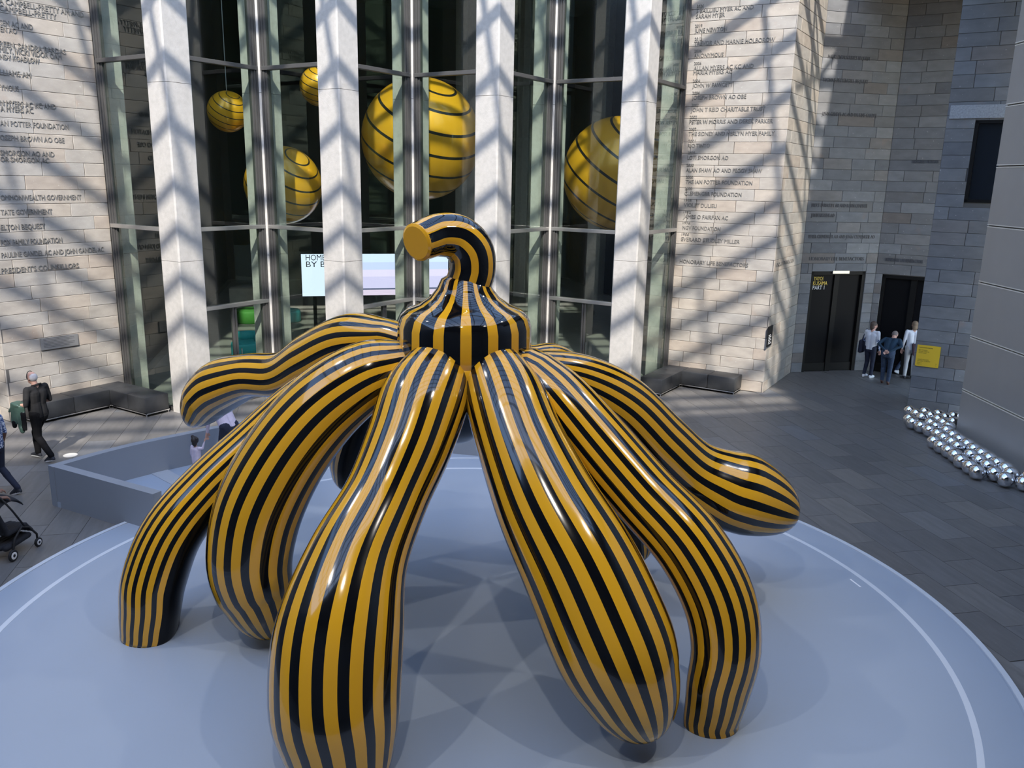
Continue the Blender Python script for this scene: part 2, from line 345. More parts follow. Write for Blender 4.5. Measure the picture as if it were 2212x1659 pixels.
def stone_wall(name, p0, p1, out, mat, openings=(), ztop=ZT, zmax=ZT, course=0.297, seed=1, thick=0.3, zbuild=10.8):
    """p0 -> p1 with the stone face on the side of vector out"""
    if Vector((0, 0, 1)).cross(p1-p0).dot(out) < 0: p0, p1 = p1, p0
    W = wall_frame(p0, p1); Lw = (p1-p0).length; rng = random.Random(seed)
    base = MB(); cuts = sorted(openings)
    # backing slab pieces around the openings
    xs = 0.0
    for (a, b_, z0, z1) in cuts:
        if a > xs: base.box((xs, -thick, 0), (a, -0.022, ztop))
        if z0 > 0: base.box((a, -thick, 0), (b_, -0.022, z0))
        base.box((a, -thick, z1), (b_, -0.022, ztop)); xs = b_
    base.box((xs, -thick, 0), (Lw, -0.022, ztop))
    wobj = base.obj(name, 'mortar', None, mw=W); tag(wobj, kind='structure')
    n = int(math.ceil(zbuild/course)); g = 0.006
    for r in range(n):
        z0 = r*course; z1 = z0+course
        x = 0.0; off = rng.uniform(0.3, 0.9); first = True; spans = []
        while x < Lw-0.01:
            L = off if first else rng.choice((0.75, 0.9, 0.95, 1.05, 1.15)); first = False
            if Lw-(x+L) < 0.22: L = Lw-x
            spans.append((x, min(x+L, Lw))); x += L
        for (a, b_) in spans:
            segs = [(a, b_, z0, z1)]
            for (oa, ob, oz0, oz1) in cuts:
                ns = []
                for (sa, sb, sz0, sz1) in segs:
                    if sb <= oa+.01 or sa >= ob-.01 or sz1 <= oz0+.01 or sz0 >= oz1-.01: ns.append((sa, sb, sz0, sz1)); continue
                    if sa < oa: ns.append((sa, oa, sz0, sz1))
                    if sb > ob: ns.append((ob, sb, sz0, sz1))
                    if sz1 > oz1+.03: ns.append((max(sa, oa), min(sb, ob), oz1, sz1))
                segs = ns
            for (sa, sb, sz0, sz1) in segs:
                if sb-sa < 0.06: continue
                me = block_mesh(sb-sa-g, sz1-sz0-g)
                if not me.materials: me.materials.append(None)
                o = link('stone_block', me, None, wobj, Matrix.Translation((sa+g/2, rng.uniform(-0.003, 0.003), sz0+g/2)))
                o.material_slots[0].link = 'OBJECT'; o.material_slots[0].material = MAT[mat]
    return wobj, W
court = Vector((0, 8, 0))
out_A = -DB      # normal of facets running along DA, towards the court
out_B = DA       # normal of facets running along DB
stone_wall('wall_left', Mp(1)-DB*0.02, C0, out_B, 'wall_stone', seed=3)
stone_wall('wall_left_return', C0, C0-DA*2.53, out_A, 'wall_stone', seed=4)
M0 = C0-DA*2.53; CM1 = M0-DB*2.53
stone_wall('wall_left_fold', M0, CM1, out_B, 'wall_stone', seed=12)
wR, WR = stone_wall('wall_right', Mp(5), C5, out_A, 'wall_stone', seed=5)
stone_wall('wall_nib', C5, M6, DA, 'wall_stone', seed=6)
dwL = (F2-M6).length
d0 = (Vector((8.72, 24.55, 0))-M6).dot((F2-M6).normalized()); d1 = (Vector((10.46, 24.93, 0))-M6).dot((F2-M6).normalized())
# the door walls run the other way round in their own frame, so openings are mirrored
wD, WD = stone_wall('wall_doors', M6, F2, NV, 'shaded_stone', openings=[(dwL-d1, dwL-d0, 0, 3.03)] if Vector((0, 0, 1)).cross(F2-M6).dot(NV) < 0 else [(d0, d1, 0, 3.03)], seed=7)
q0 = onwall(1907, 588, F2, F2e); q1 = onwall(1991, 603.5, F2, F2e)
e0 = (Vector((q0.x, q0.y, 0))-F2).length; e1 = e0+1.75; L2 = (F2e-F2).length; D2H = (q0.z+q1.z)/2
wE, WE = stone_wall('wall_entry', F2, F2e, out_A, 'shaded_stone', openings=[(L2-e1, L2-e0, 0, D2H)] if Vector((0, 0, 1)).cross(F2e-F2).dot(out_A) < 0 else [(e0, e1, 0, D2H)], seed=8)
# pier wall with the window
wa = onwall(2104, 260, W4, W4e); wb = onwall(2082, 437, W4, W4e)
s_w0 = (Vector((wb.x, wb.y, 0))-W4).length; s_w1 = s_w0+1.3; L4 = (W4e-W4).length
lt0 = onwall(2052, 228, W4, W4e); lt1 = onwall(2050, 257, W4, W4e); s_l0 = (Vector((lt1.x, lt1.y, 0))-W4).length
flip4 = Vector((0, 0, 1)).cross(W4e-W4).dot(out_A) < 0
def o4(a, b_, z0, z1): return (L4-b_, L4-a, z0, z1) if flip4 else (a, b_, z0, z1)
w4, WW4 = stone_wall('wall_pier', W4, W4e, out_A, 'shaded_stone', openings=[o4(s_w0, s_w1, wb.z, wa.z), ], seed=9)
pr = MB().box((0, 0, 0), (0.3, 1.6, ZT)); 
pe = pr.obj('wall_pier_end', 'shaded_stone', None, mw=Matrix(((DA.x, DB.x, 0, W4.x), (DA.y, DB.y, 0, W4.y), (0, 0, 1, 0), (0, 0, 0, 1))) @ Matrix.Translation((0.0, 0.06, 0))); tag(pe, kind='structure')
X4 = Matrix(((DA.x, -DB.x, 0, W4.x), (DA.y, -DB.y, 0, W4.y), (0, 0, 1, 0), (0, 0, 0, 1)))   # x along pier, y out of it
lin = MB().box((s_l0, -0.1, lt1.z), (s_l0+2.4, 0.035, lt0.z)).obj('lintel', 'granite', None, bevel=0.01, mw=X4)
tag(lin, kind='structure'); lin.name = 'trim_1'
wn = MB().box((s_w0+0.06, -0.12, wb.z+0.06), (s_w1-0.06, -0.10, wa.z-0.06)).obj('window_9', 'window_dark', None, mw=X4); tag(wn, kind='structure')
fr9 = MB()
for a, b_ in (((s_w0, -0.14, wb.z), (s_w0+0.07, 0.0, wa.z)), ((s_w1-0.07, -0.14, wb.z), (s_w1, 0.0, wa.z)), ((s_w0, -0.14, wb.z), (s_w1, 0.0, wb.z+0.07)), ((s_w0, -0.14, wa.z-0.07), (s_w1, 0.0, wa.z))): fr9.box(a, b_)
fr9.obj('window_frame', 'door_frame', wn)

# metal clad wall at the right edge, panels between paired pale reveals
xm = (MET1-MET0).normalized(); ym = Vector((xm.y, -xm.x, 0)); ym = ym if ym.x < 0 else -ym
MM = Matrix(((xm.x, ym.x, 0, MET0.x), (xm.y, ym.y, 0, MET0.y), (0, 0, 1, 0), (0, 0, 0, 1)))
Lm = (MET1-MET0).length
met = MB().box((0, -1.2, 0), (Lm, -0.04, ZT)).obj('wall_metal', 'metal_dark', None, mw=MM); tag(met, kind='structure')
rev = [-0.2, 1.06, 2.28, 3.50, 4.72, 5.96, 7.19, 8.39, 9.6, 10.8, 12.0, 13.2, 14.2]
for k in range(len(rev)-1):
    lo, hi = max(0, rev[k]+0.035), rev[k+1]-0.035
    for j in range(2):
        MB().box((0 if j == 0 else 13.0, -0.06, lo), (12.99 if j == 0 else Lm, 0.0, min(hi, ZT))).obj('metal_panel', 'panel_metal', met)
    if k > 0:
        for dz in (-0.034, 0.014): MB().box((0, -0.05, rev[k]+dz), (Lm, 0.006, rev[k]+dz+0.020)).obj('reveal_strip', 'reveal', met)

# enclosure out of the picture: back of the court, far left, the foyer behind the glass
def plain_wall(name, p0, p1, mat, th=0.3, zt=ZT, z0=0):
    x = (p1-p0).normalized(); y = Vector((-x.y, x.x, 0))
    o = MB().box((0, -th/2, z0), ((p1-p0).length, th/2, zt)).obj(name, mat, None, mw=Matrix(((x.x, y.x, 0, p0.x), (x.y, y.y, 0, p0.y), (0, 0, 1, 0), (0, 0, 0, 1))))
    return tag(o, kind='structure')
plain_wall('wall_back', Vector((-16, -7, 0)), Vector((10.3, -7, 0)), 'shaded_stone')
plain_wall('wall_far_left', Vector((-16, -7, 0)), CM1-DA*0.12, 'shaded_stone')
FI0, FI1 = Mp(1)-NV*0.9-EV*0.4, Mp(5)-NV*0.9+EV*0.3
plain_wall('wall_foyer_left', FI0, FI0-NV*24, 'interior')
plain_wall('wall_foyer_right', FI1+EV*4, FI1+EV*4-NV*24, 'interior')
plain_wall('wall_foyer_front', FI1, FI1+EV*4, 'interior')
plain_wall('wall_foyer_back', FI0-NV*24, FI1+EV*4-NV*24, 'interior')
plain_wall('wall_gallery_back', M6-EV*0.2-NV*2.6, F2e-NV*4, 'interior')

# floor
fl = MB().box((-17, -8, -0.3), (22, 50, -0.012)).obj('floor', 'floor_base'); tag(fl, kind='structure')
foy = MB().prism([Mp(1), Mp(1)-NV*24, Mp(5)+EV*4-NV*24, Mp(5)+EV*4-NV*0.9, Mp(5), Mp(4)], -0.011, 0.0).obj('floor_foyer', 'interior_floor'); tag(foy, kind='structure')
PC = Vector((-0.47, 9.46, 0)); PR = 6.29; HP = 0.10
cands = []; PW, PL, gp = 0.56, 1.12, 0.007
def tri(a):
    u = (a/PITCHF) % 1.0; return (PITCHF/2)*(1-abs(2*u-1))
for i in range(-8, 45):
    for j in range(-2, 26):
        a = i*PW; b0 = j*PL+((i*0.37) % 1.0)*PL-0.9; c = Mp(1)+EV*(a+PW/2)+NV*(b0+PL/2)
        if (c-PC).length < PR-0.75: continue
        lim = tri(a+PW/2)-0.15 if a < 16.5 else -0.7
        if b0+PL/2 < lim: continue
        px, py = project(c)
        if c.y < 5 or px < -90 or px > 2300 or py > 1720: continue
        if c.x > 10.6 and c.y < 19: continue
        cands.append((c.length, a, b0))
cands.sort()
PAV = MB().box((0, 0, 0), (PW-gp, PL-gp, 0.011)).mesh('paver')
PAV.materials.append(MAT['floor_stone'])
FM = Matrix(((EV.x, NV.x, 0, Mp(1).x), (EV.y, NV.y, 0, Mp(1).y), (0, 0, 1, -0.011), (0, 0, 0, 1)))
FM2 = Matrix(((EV.x, -NV.x, 0, Mp(1).x), (EV.y, -NV.y, 0, Mp(1).y), (0, 0, 1, -0.011), (0, 0, 0, 1)))
rng = random.Random(11); rest = MB()
for k, (dist, a, b0) in enumerate(cands):
    M_ = FM2 @ Matrix.Translation((a+gp/2, -(b0+PL)+gp/2, rng.uniform(-0.0015, 0.0)))
    if k < 300: link('paver', PAV, None, fl, M_)
    else: rest.box((0, 0, 0), (PW-gp, PL-gp, 0.011), M_)
if rest.v: tag(rest.obj('paver_field', 'floor_stone', fl), kind='stuff')
print('pavers', len(cands))

# ------------------------------------------------------------------ roof: solid over the viewer's side, open steel lattice over the rest
def roof_pt(x, y): return Vector((x, y, 0))
ra, rb = roof_pt(-8.19, 0.10), roof_pt(8.61, 5.07); rd = (rb-ra).normalized()
L0 = ra-rd*9.0
rc, rdn = roof_pt(9.35, 16.5), roof_pt(9.3, 24.9)
roof = MB().prism([(-18, -8), (12, -8), (rb.x+3.5, rb.y), (rb.x, rb.y), (L0.x, L0.y)], ZT, ZT+0.5)
roof.prism([(rb.x, rb.y), (22, rb.y), (22, 28), (rdn.x, 28), (rdn.x, rdn.y), (rc.x, rc.y)], ZT, ZT+0.5)
roof.prism([Mp(0)-NV*0.3, Mp(6)+EV*6-NV*0.3, Mp(6)+EV*6-NV*26, Mp(0)-NV*26], ZT, ZT+0.5)
roof.prism([(9.25, 8.0), (22, 8.0), (22, 27.9), (9.28, 27.9)], 10.9, ZT-0.001)  # unseen low soffit, added to cut skylight and darken the door alcove
ceil = roof.obj('ceiling', 'ceiling_paint'); tag(ceil, kind='structure')
def beam(p, q, w_, h_, z):
    x = (q-p).normalized(); y = Vector((-x.y, x.x, 0))
    MB().box((0, -w_/2, 0), ((q-p).length, w_/2, h_)).obj('roof_beam', 'beam_steel', ceil, mw=Matrix(((x.x, y.x, 0, p.x), (x.y, y.y, 0, p.y), (0, 0, 1, z), (0, 0, 0, 1))))
rng = random.Random(5)
b_ = 0.5
while b_ < 20.5:
    beam(Mp(1)-EV*5.5+NV*b_, Mp(1)+EV*19.0+NV*b_, 0.18, 0.18, ZT-0.2); b_ += rng.choice((1.02, 1.12, 1.38))
for k in range(-3, 12):
    a0 = PITCHF/2*k+0.9
    beam(Mp(1)+EV*a0+NV*0.2, Mp(1)+EV*a0+NV*20.5, 0.10, 0.22, ZT-0.55)
for k in range(6):                                     # diagonal bracing near the right-hand corner
    p = Mp(1)+EV*(15.2+k*0.7)+NV*(2.0+k*2.1)
    beam(p, p+EV*2.6+NV*3.4, 0.09, 0.09, ZT-0.4); beam(p+EV*2.6, p+NV*3.4, 0.09, 0.09, ZT-0.4)

# ------------------------------------------------------------------ columns
SIDE = 0.66; HD = SIDE/math.sqrt(2)
ordn = ['first', 'second', 'third', 'fourth', 'fifth']
def column(name, ridge, label, zt=ZT, group=None, mat='concrete', joints=(3.55, 7.35, 11.2)):
    c = ridge-NV*HD
    t_ = thing(name, label, 'column', c, 0, group)
    ch = 0.03
    cs = [NV*HD, EV*HD, -NV*HD, -EV*HD]; poly = []
    for i in range(4):
        p, q, r = cs[i-1], cs[i], cs[(i+1) % 4]
        poly.append(q+(p-q).normalized()*ch); poly.append(q+(r-q).normalized()*ch)
    zs = [0]+[z for z in joints if z < zt]+[zt]
    for i in range(len(zs)-1):
        MB().prism([(p.x, p.y) for p in poly], zs[i]+(0.004 if i else 0), zs[i+1]-0.004).obj('shaft_segment', mat, t_)
    return t_
clab = ['rough pale concrete column left of the glass doorway bay', 'rough pale concrete column in front of the video screen',
        'rough pale concrete column right behind the sculpture stalk', 'rough pale concrete column beside the right-hand black bench']
for i in range(1, 5): column('concrete_column', Cp(i)+NV*0.13, clab[i-1], group='outer columns of the folded glass front')
mlab = ['slim green-tinted column where the left stone wall meets the glass', 'slim column between the first and second outer columns from the left',
        'slim column directly behind the top of the sculpture', 'slim column between the third and fourth outer columns from the left', 'slim green-tinted column where the right stone wall meets the glass']
for i in range(1, 6): column('recessed_column', Mp(i)+NV*(0.17 if 1 < i < 5 else -0.02), mlab[i-1], group='recessed columns at the inner folds of the glass front')
for (x, y, lab) in ((1283, 648, 'grey column deep inside the foyer, seen below the right-hand big ball'), (1128, 640, 'grey column deep inside the foyer, seen between the right-hand slim columns'),
                    (1003, 640, 'grey column deep inside the foyer, seen beside the biggest ball')):
    column('foyer_column', atz(x, y)+NV*HD, lab, group='columns inside the foyer')

# ------------------------------------------------------------------ glazing
def facet(k, p, q, with_door, at_start_inner):
    """glass from p to q (towards the right); the inner-fold end carries the heavy mullion"""
    x = (q-p).normalized(); y = Vector((-x.y, x.x, 0))
    if y.dot(NV) < 0: y = -y
    F = Matrix(((x.x, y.x, 0, p.x), (x.y, y.y, 0, p.y), (0, 0, 1, 0), (0, 0, 0, 1))); L = (q-p).length
    a, b_ = (0.11, L-0.32) if at_start_inner else (0.32, L-0.11)
    zs = [0.08, Z3, Z2, Z1, ZT] if with_door else [0.08, Z2, Z1, ZT]
    win = MB().box((a, -0.05, 0), (b_, 0.05, 0.08)).obj('window_%d' % k, 'metal_dark', None, mw=F); tag(win, kind='structure')
    for i in range(len(zs)-1):
        pm = bpy.data.meshes.new('pane'); pm.from_pydata([(a, 0, zs[i]), (b_, 0, zs[i]), (b_, 0, zs[i+1]), (a, 0, zs[i+1])], [], [(0, 1, 2, 3)])
        link('pane', pm, 'glass', win)
        if i: MB().box((a, -0.06, zs[i]-0.045), (b_, 0.085, zs[i]+0.045)).obj('transom', 'metal_light' if zs[i] < 6 else 'metal_dark', win, bevel=0.006)  # lower transoms get a paler metal for the sun on them
    s0, s1 = (a, a+0.17) if at_start_inner else (b_-0.17, b_)
    for u in range(3):
        w0 = s0+(s1-s0)*u/3; MB().box((w0+0.004, -0.08, 0), (w0+0.053, 0.03+0.025*(u if not at_start_inner else 2-u), ZT)).obj('mullion', 'metal_dark', win)
    s0 = b_-0.05 if at_start_inner else a
    MB().box((s0, -0.07, 0), (s0+0.05, 0.04, ZT)).obj('mullion', 'metal_dark', win)
    if with_door:
        mid = (a+b_)/2
        for dx in (-0.035, 0.035): MB().box((mid+dx-0.025, -0.04, 0.05), (mid+dx+0.025, 0.04, Z3-0.05)).obj('door_stile', 'metal_dark', win)
        MB().tube([(mid+0.12, 0.07, 0.85), (mid+0.12, 0.07, 1.35)], 0.014, 8).obj('door_handle', 'chrome', win)
k = 1
for i in range(1, 5):
    facet(k, Mp(i), Cp(i), i in (3, 4), True); k += 1
    facet(k, Cp(i), Mp(i+1), i in (1, 2), False); k += 1

# ------------------------------------------------------------------ lettering
TQ = []
def text_on(p0, p1, y_out, x0, x1, zb, cap, s, mat, parent, ext=0.006, lift=0.0):
    """queue a line: starts at point x0 (Vector) ends at x1, baseline height zb"""
    TQ.append((s, Vector((x0.x, x0.y, 0)), Vector((x1.x, x1.y, 0)), zb, cap, y_out.normalized(), mat, parent, ext, lift))
def flush_text():
    objs = []
    for (s, *_r) in TQ:
        cu = bpy.data.curves.new('t', 'FONT'); cu.body = s; cu.size = 1.0; cu.resolution_u = 2
        o = bpy.data.objects.new('t', cu); COL.objects.link(o); objs.append(o)
    bpy.context.view_layer.update(); dg = bpy.context.evaluated_depsgraph_get()
    for o, (s, a, b_, zb, cap, yo, mat, parent, ext, lift) in zip(objs, TQ):
        me = bpy.data.meshes.new_from_object(o.evaluated_get(dg)); me.name = 'lettering'
        n = len(me.vertices); co = np.empty(n*3, np.float32); me.vertices.foreach_get('co', co); co = co.reshape(-1, 3)
        if n == 0: continue
        x0, x1 = co[:, 0].min(), co[:, 0].max(); Lw = (b_-a).length; sx = Lw/(x1-x0); sy = cap/0.69
        bm = bmesh.new(); bm.from_mesh(me)
        for v in bm.verts: v.co = Vector(((v.co.x-x0)*sx, v.co.y*sy, 0))
        bmesh.ops.solidify(bm, geom=list(bm.faces), thickness=ext) if ext > 0.003 else None
        bm.to_mesh(me); bm.free(); me.materials.clear(); me.materials.append(MAT[mat])
        xd = (b_-a).normalized(); pn = Vector((xd.y, -xd.x, 0)); yo = pn if pn.dot(yo) > 0 else -pn
        W = Matrix(((xd.x, 0, yo.x, a.x+yo.x*lift), (xd.y, 0, yo.y, a.y+yo.y*lift), (0, 1, 0, zb), (0, 0, 0, 1)))
        o2 = bpy.data.objects.new('lettering', me); COL.objects.link(o2); o2.parent = parent
        o2.matrix_local = parent.matrix_world.inverted() @ W if parent else W
        cu = o.data; bpy.data.objects.remove(o); bpy.data.curves.remove(cu)
    TQ.clear()
wallL = bpy.data.objects['wall_left']; wallN = bpy.data.objects['wall_nib']
def wl(p0, p1, out, parent, mat, x0, x1, yb, s, cap, base='end'):
    a = onwall(x0, yb, p0, p1); b_ = onwall(x1, yb, p0, p1); z = b_.z if base == 'end' else a.z
    text_on(p0, p1, out, a, b_, z, cap, s, mat, parent, ext=0.014, lift=0.016)
for x1, yb, s in ((180.3, 37.6, 'A CAMPBELL-PRETTY AM AND'), (121.5, 42, 'CAMPBELL-PRETTY'), (70.4, 64.6, 'SEN AC AND'), (35.7, 73, 'EN AO'), (141.8, 118, 'REEN, SANDRA BARDAS'),
                  (133, 128.8, 'MILY, VICKI VIDOR OAM'), (84.9, 138, 'NDY KOADLOW'), (66.5, 168, 'LLIAMS AM'), (40.9, 197.7, 'YMOUS'), (120.5, 236.3, 'N MYERS AC KC AND'),
                  (71.4, 244.6, 'A MYERS AC'), (148, 279.7, 'AN POTTER FOUNDATION'), (138.5, 308.6, 'OSEPH BROWN AO OBE'), (116.7, 338.6, 'SMORGON AO AND'), (106, 352, 'OR SMORGON AC'),
                  (175, 430.8, 'OMMONWEALTH GOVERNMENT'), (112.3, 461.6, 'TATE GOVERNMENT'), (97, 492.9, 'ELTON BEQUEST'), (133.7, 522.8, 'FOX FAMILY FOUNDATION'),
                  (223.7, 543, 'PAULINE GANDEL AC AND JOHN GANDEL AC'), (169.7, 577.7, "PRESIDENT'S COUNSELLORS")):
    wl(Mp(1), C0, out_B, wallL, 'letters', 1.0, x1, yb, s, 0.108)
for x0, y0, x1, s, yr in ((1504.4, 28, 1627.4, 'S BAILLIEU MYER AC AND', '2020'), (1503.9, 39.8, 1565.4, 'SARAH MYER', None), (1500.8, 70.5, 1569.9, 'JUNE NEWTON', '2019'),
                          (1499.9, 98.6, 1673.5, 'TREVOR AND MARNIE HOLBOROW', '2012'), (1499, 124.8, 1562.8, 'ANONYMOUS', '2006'), (1498.6, 151.6, 1627.4, 'ALLAN MYERS AC KC AND', '2006'),
                          (1498, 161.5, 1581.6, 'MARIA MYERS AC', None), (1496, 189, 1583, 'JOHN W FAWCETT', '2004'), (1494.8, 215.2, 1611.7, 'JOSEPH BROWN AO OBE', '2004'),
                          (1492.7, 241.5, 1652.7, 'JOHN T REID CHARITABLE TRUST', '2002'), (1489.4, 267.3, 1669, 'PETER W MORRIS AND DEREK PARKER', '2002'),
                          (1488, 293, 1673, 'THE SIDNEY AND MERLYN MYER FAMILY', '2002'), (1486, 318.6, 1533.3, 'RIO TINTO', '2001'), (1484.7, 344.2, 1573.4, 'LOTI SMORGON AO', '2000'),
                          (1482.2, 370.7, 1646.2, 'ALAN SHAW AO AND PEGGY SHAW', '2000'), (1481.2, 396.3, 1625.5, 'THE IAN POTTER FOUNDATION', '2000'),
                          (1478.9, 421.2, 1602.4, 'CLEMENGER FOUNDATION', '2000'), (1477.4, 446.3, 1548.8, 'VIOLET DULIEU', '1998'), (1476, 471, 1572.9, 'JAMES O FAIRFAX AC', '1992'),
                          (1474.5, 495, 1556.5, 'NGV FOUNDATION', '1976'), (1472, 519.8, 1598.5, 'EVERARD STUDLEY MILLER', '1956'), (1468.7, 567.5, 1616.7, 'HONORARY LIFE BENEFACTORS', None)):
    wl(Mp(5), C5, out_A, wR, 'letters', x0, x1, y0, s, 0.10, 'start')
    if yr: wl(Mp(5), C5, out_A, wR, 'letters', x0+1, x0+16.5, y0-11.5, yr, 0.07, 'start')
for x0, y0, x1, s in ((1788, 126, 1880, 'MAUREEN MORRISSEY BEQUEST'), (1777, 176, 1875, 'YVONNE PETTENGELL BEQUEST'), (1775, 249.5, 1894, 'JOHN GANDEL AC AND PAULINE GANDEL'),
                      (1753, 446.8, 1873.7, 'BRUCE PARNCUTT AO AND ROBIN CAMPBELL'), (1751.7, 468.5, 1801.9, 'JOHN HIGGINS AO'), (1746, 514.6, 1888.7, 'PETER CLEMENGER AO AND JOAN CLEMENGER AO'),
                      (1747.6, 562.6, 1865.6, 'HONORARY LIFE BENEFACTORS')):
    wl(M6, F2, NV, wD, 'letters_dark', x0, x1, y0, s, 0.10, 'start')
wl(F2, F2e, out_A, wE, 'letters_dark', 1912, 1994, 564, 'HONORARY LIFE BENEFACTORS', 0.10, 'start')
wl(F2, F2e, out_A, wE, 'letters_dark', 1970, 2027, 352.6, 'MARGARET MORGAN', 0.09, 'start')
wl(C5, M6, DA, wallN, 'letters', 1674, 1712, 577, 'HONORARY LIFE BENEFACTORS', 0.10, 'start')

# ------------------------------------------------------------------ doors
def in_wall(parent, W, name, a, b_, mat, bevel=0.0): return MB().box(a, b_).obj(name, mat, parent, bevel=bevel)
def door_unit(name, W, x0, x1, h, leaves=2):
    d = MB().box((x0, -0.16, 0.0), (x1, -0.12, h)).obj(name, 'door_black', None, mw=W); tag(d, kind='structure')
    for a, b_ in (((x0, -0.14, 0), (x0+0.09, -0.03, h)), ((x1-0.09, -0.14, 0), (x1, -0.03, h)), ((x0, -0.14, h-0.10), (x1, -0.03, h))): MB().box(a, b_).obj('door_frame', 'door_frame', d)
    m_ = (x0+x1)/2
    MB().box((m_-0.08, -0.13, 0.0), (m_+0.08, -0.07, h-0.1)).obj('door_stile', 'door_frame', d)
    for a, b_ in ((x0+0.1, m_-0.09), (m_+0.09, x1-0.1)): MB().box((a, -0.13, 0.02), (b_, -0.09, 0.26)).obj('kick_plate', 'door_frame', d)
    return d
fD = Vector((0, 0, 1)).cross(F2-M6).dot(NV) < 0
dd = door_unit('door_1', WD, *((dwL-d1, dwL-d0) if fD else (d0, d1)), 3.03)
fE = Vector((0, 0, 1)).cross(F2e-F2).dot(out_A) < 0
de = door_unit('door_2', WE, *((L2-e1, L2-e0) if fE else (e0, e1)), D2H)
xc = ((dwL-d1)+(dwL-d0))/2 if fD else (d0+d1)/2
MB().box((xc-0.32, -0.10, 2.97), (xc+0.22, 0.03, 3.05)).obj('door_closer', 'metal_light', dd)
xe = (L2-e1+L2-e0)/2 if fE else (e0+e1)/2
MB().tube([(xe-0.16, -0.04, 0.75), (xe-0.16, -0.04, 1.35)], 0.016, 8).obj('door_handle', 'chrome', de)
off = NV*-0.105
def dtext(x0, x1, y, s, mat, cap):
    p0, p1 = M6+off, F2+off; a = onwall(x0, y, p0, p1); b_ = onwall(x1, y, p0, p1)
    text_on(p0, p1, NV, a, b_, a.z, cap, s, mat, dd, ext=0.0, lift=0.004)
k_ = 1612; s_ = 3.6867
dtext(1757.5, 1777.5, 606, 'YAYOI', 'print_yellow', 0.115); dtext(1756, 1786.5, 616, 'KUSAMA', 'print_yellow', 0.115); dtext(1755, 1780, 625.5, 'PART 1', 'print_white', 0.115)
pa = onwall(1754.5, 632, M6+off, F2+off); ex = (F2-M6).normalized()
ar = MB()
def bar2(p, q, w_):
    d_ = (q-p).normalized(); n_ = d_.cross(NV).normalized()*w_/2
    ar.add([p-n_, q-n_, q+n_, p+n_], [(0, 1, 2, 3)])
o_ = pa+NV*0.004; bar2(o_, o_+ex*0.105, 0.018); bar2(o_+ex*0.105, o_+ex*0.06+Vector((0, 0, 0.045)), 0.018); bar2(o_+ex*0.105, o_+ex*0.06-Vector((0, 0, 0.045)), 0.018)
aro = ar.obj('arrow', 'print_white', dd); aro.matrix_local = dd.matrix_world.inverted()

# yellow ticket sign on the pier
sg = [onwall(x, y, W4, W4e) for x, y in ((1982.2, 743.8), (2033, 749.2), (2027, 794), (1976.8, 789.9))]
sx0 = (sg[0]-W4).dot(DA); sx1 = (sg[1]-W4).dot(DA); sz1, sz0 = (sg[0].z+sg[1].z)/2, (sg[2].z+sg[3].z)/2
sx0 = ((sg[3]-W4).dot(DA)+sx0)/2; sx1 = ((sg[2]-W4).dot(DA)+sx1)/2
sign = MB().box((sx0, 0.012, sz0), (sx1, 0.035, sz1)).obj('ticket_sign', 'sign_yellow', None, mw=X4)
tag(sign, 'square yellow ticket sign with black print on the grey stone pier', 'sign')
sw, sh = sx1-sx0, sz1-sz0
bpy.context.view_layer.update()
def stext(u0, u1, v, cap, s):
    a = W4+DA*(sx0+sw*u0); b_ = W4+DA*(sx0+sw*u1); text_on(W4, W4e, out_A, a, b_, sz0+sh*v, cap*sh, s, 'print_black', sign, ext=0.0, lift=0.037)
stext(.08, .68, .86, .055, 'YAYOI KUSAMA'); stext(.08, .45, .75, .04, 'BUY TICKETS'); stext(.08, .54, .68, .04, 'VIA QR CODE OR'); stext(.08, .43, .61, .04, 'TICKET DESK')
stext(.08, .56, .30, .04, 'TICKET HOLDERS'); stext(.08, .64, .23, .04, 'PROCEED TO ENTRY'); stext(.08, .27, .15, .045, 'PART 1'); stext(.08, .27, .07, .045, 'PART 2')
for v in (.15, .07): stext(.86, .92, v, .05, '>')

# black blade sign on the stone nib and the metal plaque on the left wall
ns = [onwall(x, y, C5, M6) for x, y in ((1658, 706), (1671, 704), (1657, 748))]
nd = (M6-C5).normalized(); n0 = (Vector((ns[0].x, ns[0].y, 0))-C5).dot(nd); n1 = n0+0.42
XN = Matrix(((nd.x, nd.y, 0, C5.x), (nd.y, -nd.x, 0, C5.y), (0, 0, 1, 0), (0, 0, 0, 1)))
bs = MB().box((n0, 0.012, ns[2].z), (n1, 0.04, ns[0].z)).obj('wall_sign', 'sign_black', None, mw=XN); tag(bs, 'small black wall sign with white lines beside the right bench', 'sign')
for i in range(6): MB().box((n0+0.06, 0.040, ns[2].z+0.07+i*0.045), (n0+0.06+(0.2 if i % 2 else 0.27), 0.043, ns[2].z+0.085+i*0.045)).obj('print_line', 'print_white', bs)
pq = [onwall(x, y, C0, Mp(1)) for x, y in ((87, 731), (169, 720), (88, 756), (169, 746))]
ldir = (Mp(1)-C0).normalized(); p_0 = (pq[2]-C0).dot(ldir); p_1 = (pq[3]-C0).dot(ldir)
XL = Matrix(((ldir.x, ldir.y, 0, C0.x), (ldir.y, -ldir.x, 0, C0.y), (0, 0, 1, 0), (0, 0, 0, 1)))
zq0, zq1 = (pq[2].z+pq[3].z)/2, (pq[0].z+pq[1].z)/2
plq = MB().box((p_0, 0.01, zq0), (p_1, 0.028, zq1)).obj('metal_plaque', 'plaque', None, mw=XL); tag(plq, 'grey engraved metal plaque low on the left stone wall', 'plaque')
for i in range(7): MB().box((p_0+0.07, 0.028, zq0+0.05+i*0.033), (p_0+(p_1-p_0)*(0.9 if i % 3 else 0.75), 0.030, zq0+0.058+i*0.033)).obj('print_line', 'letters_dark', plq)
flush_text()

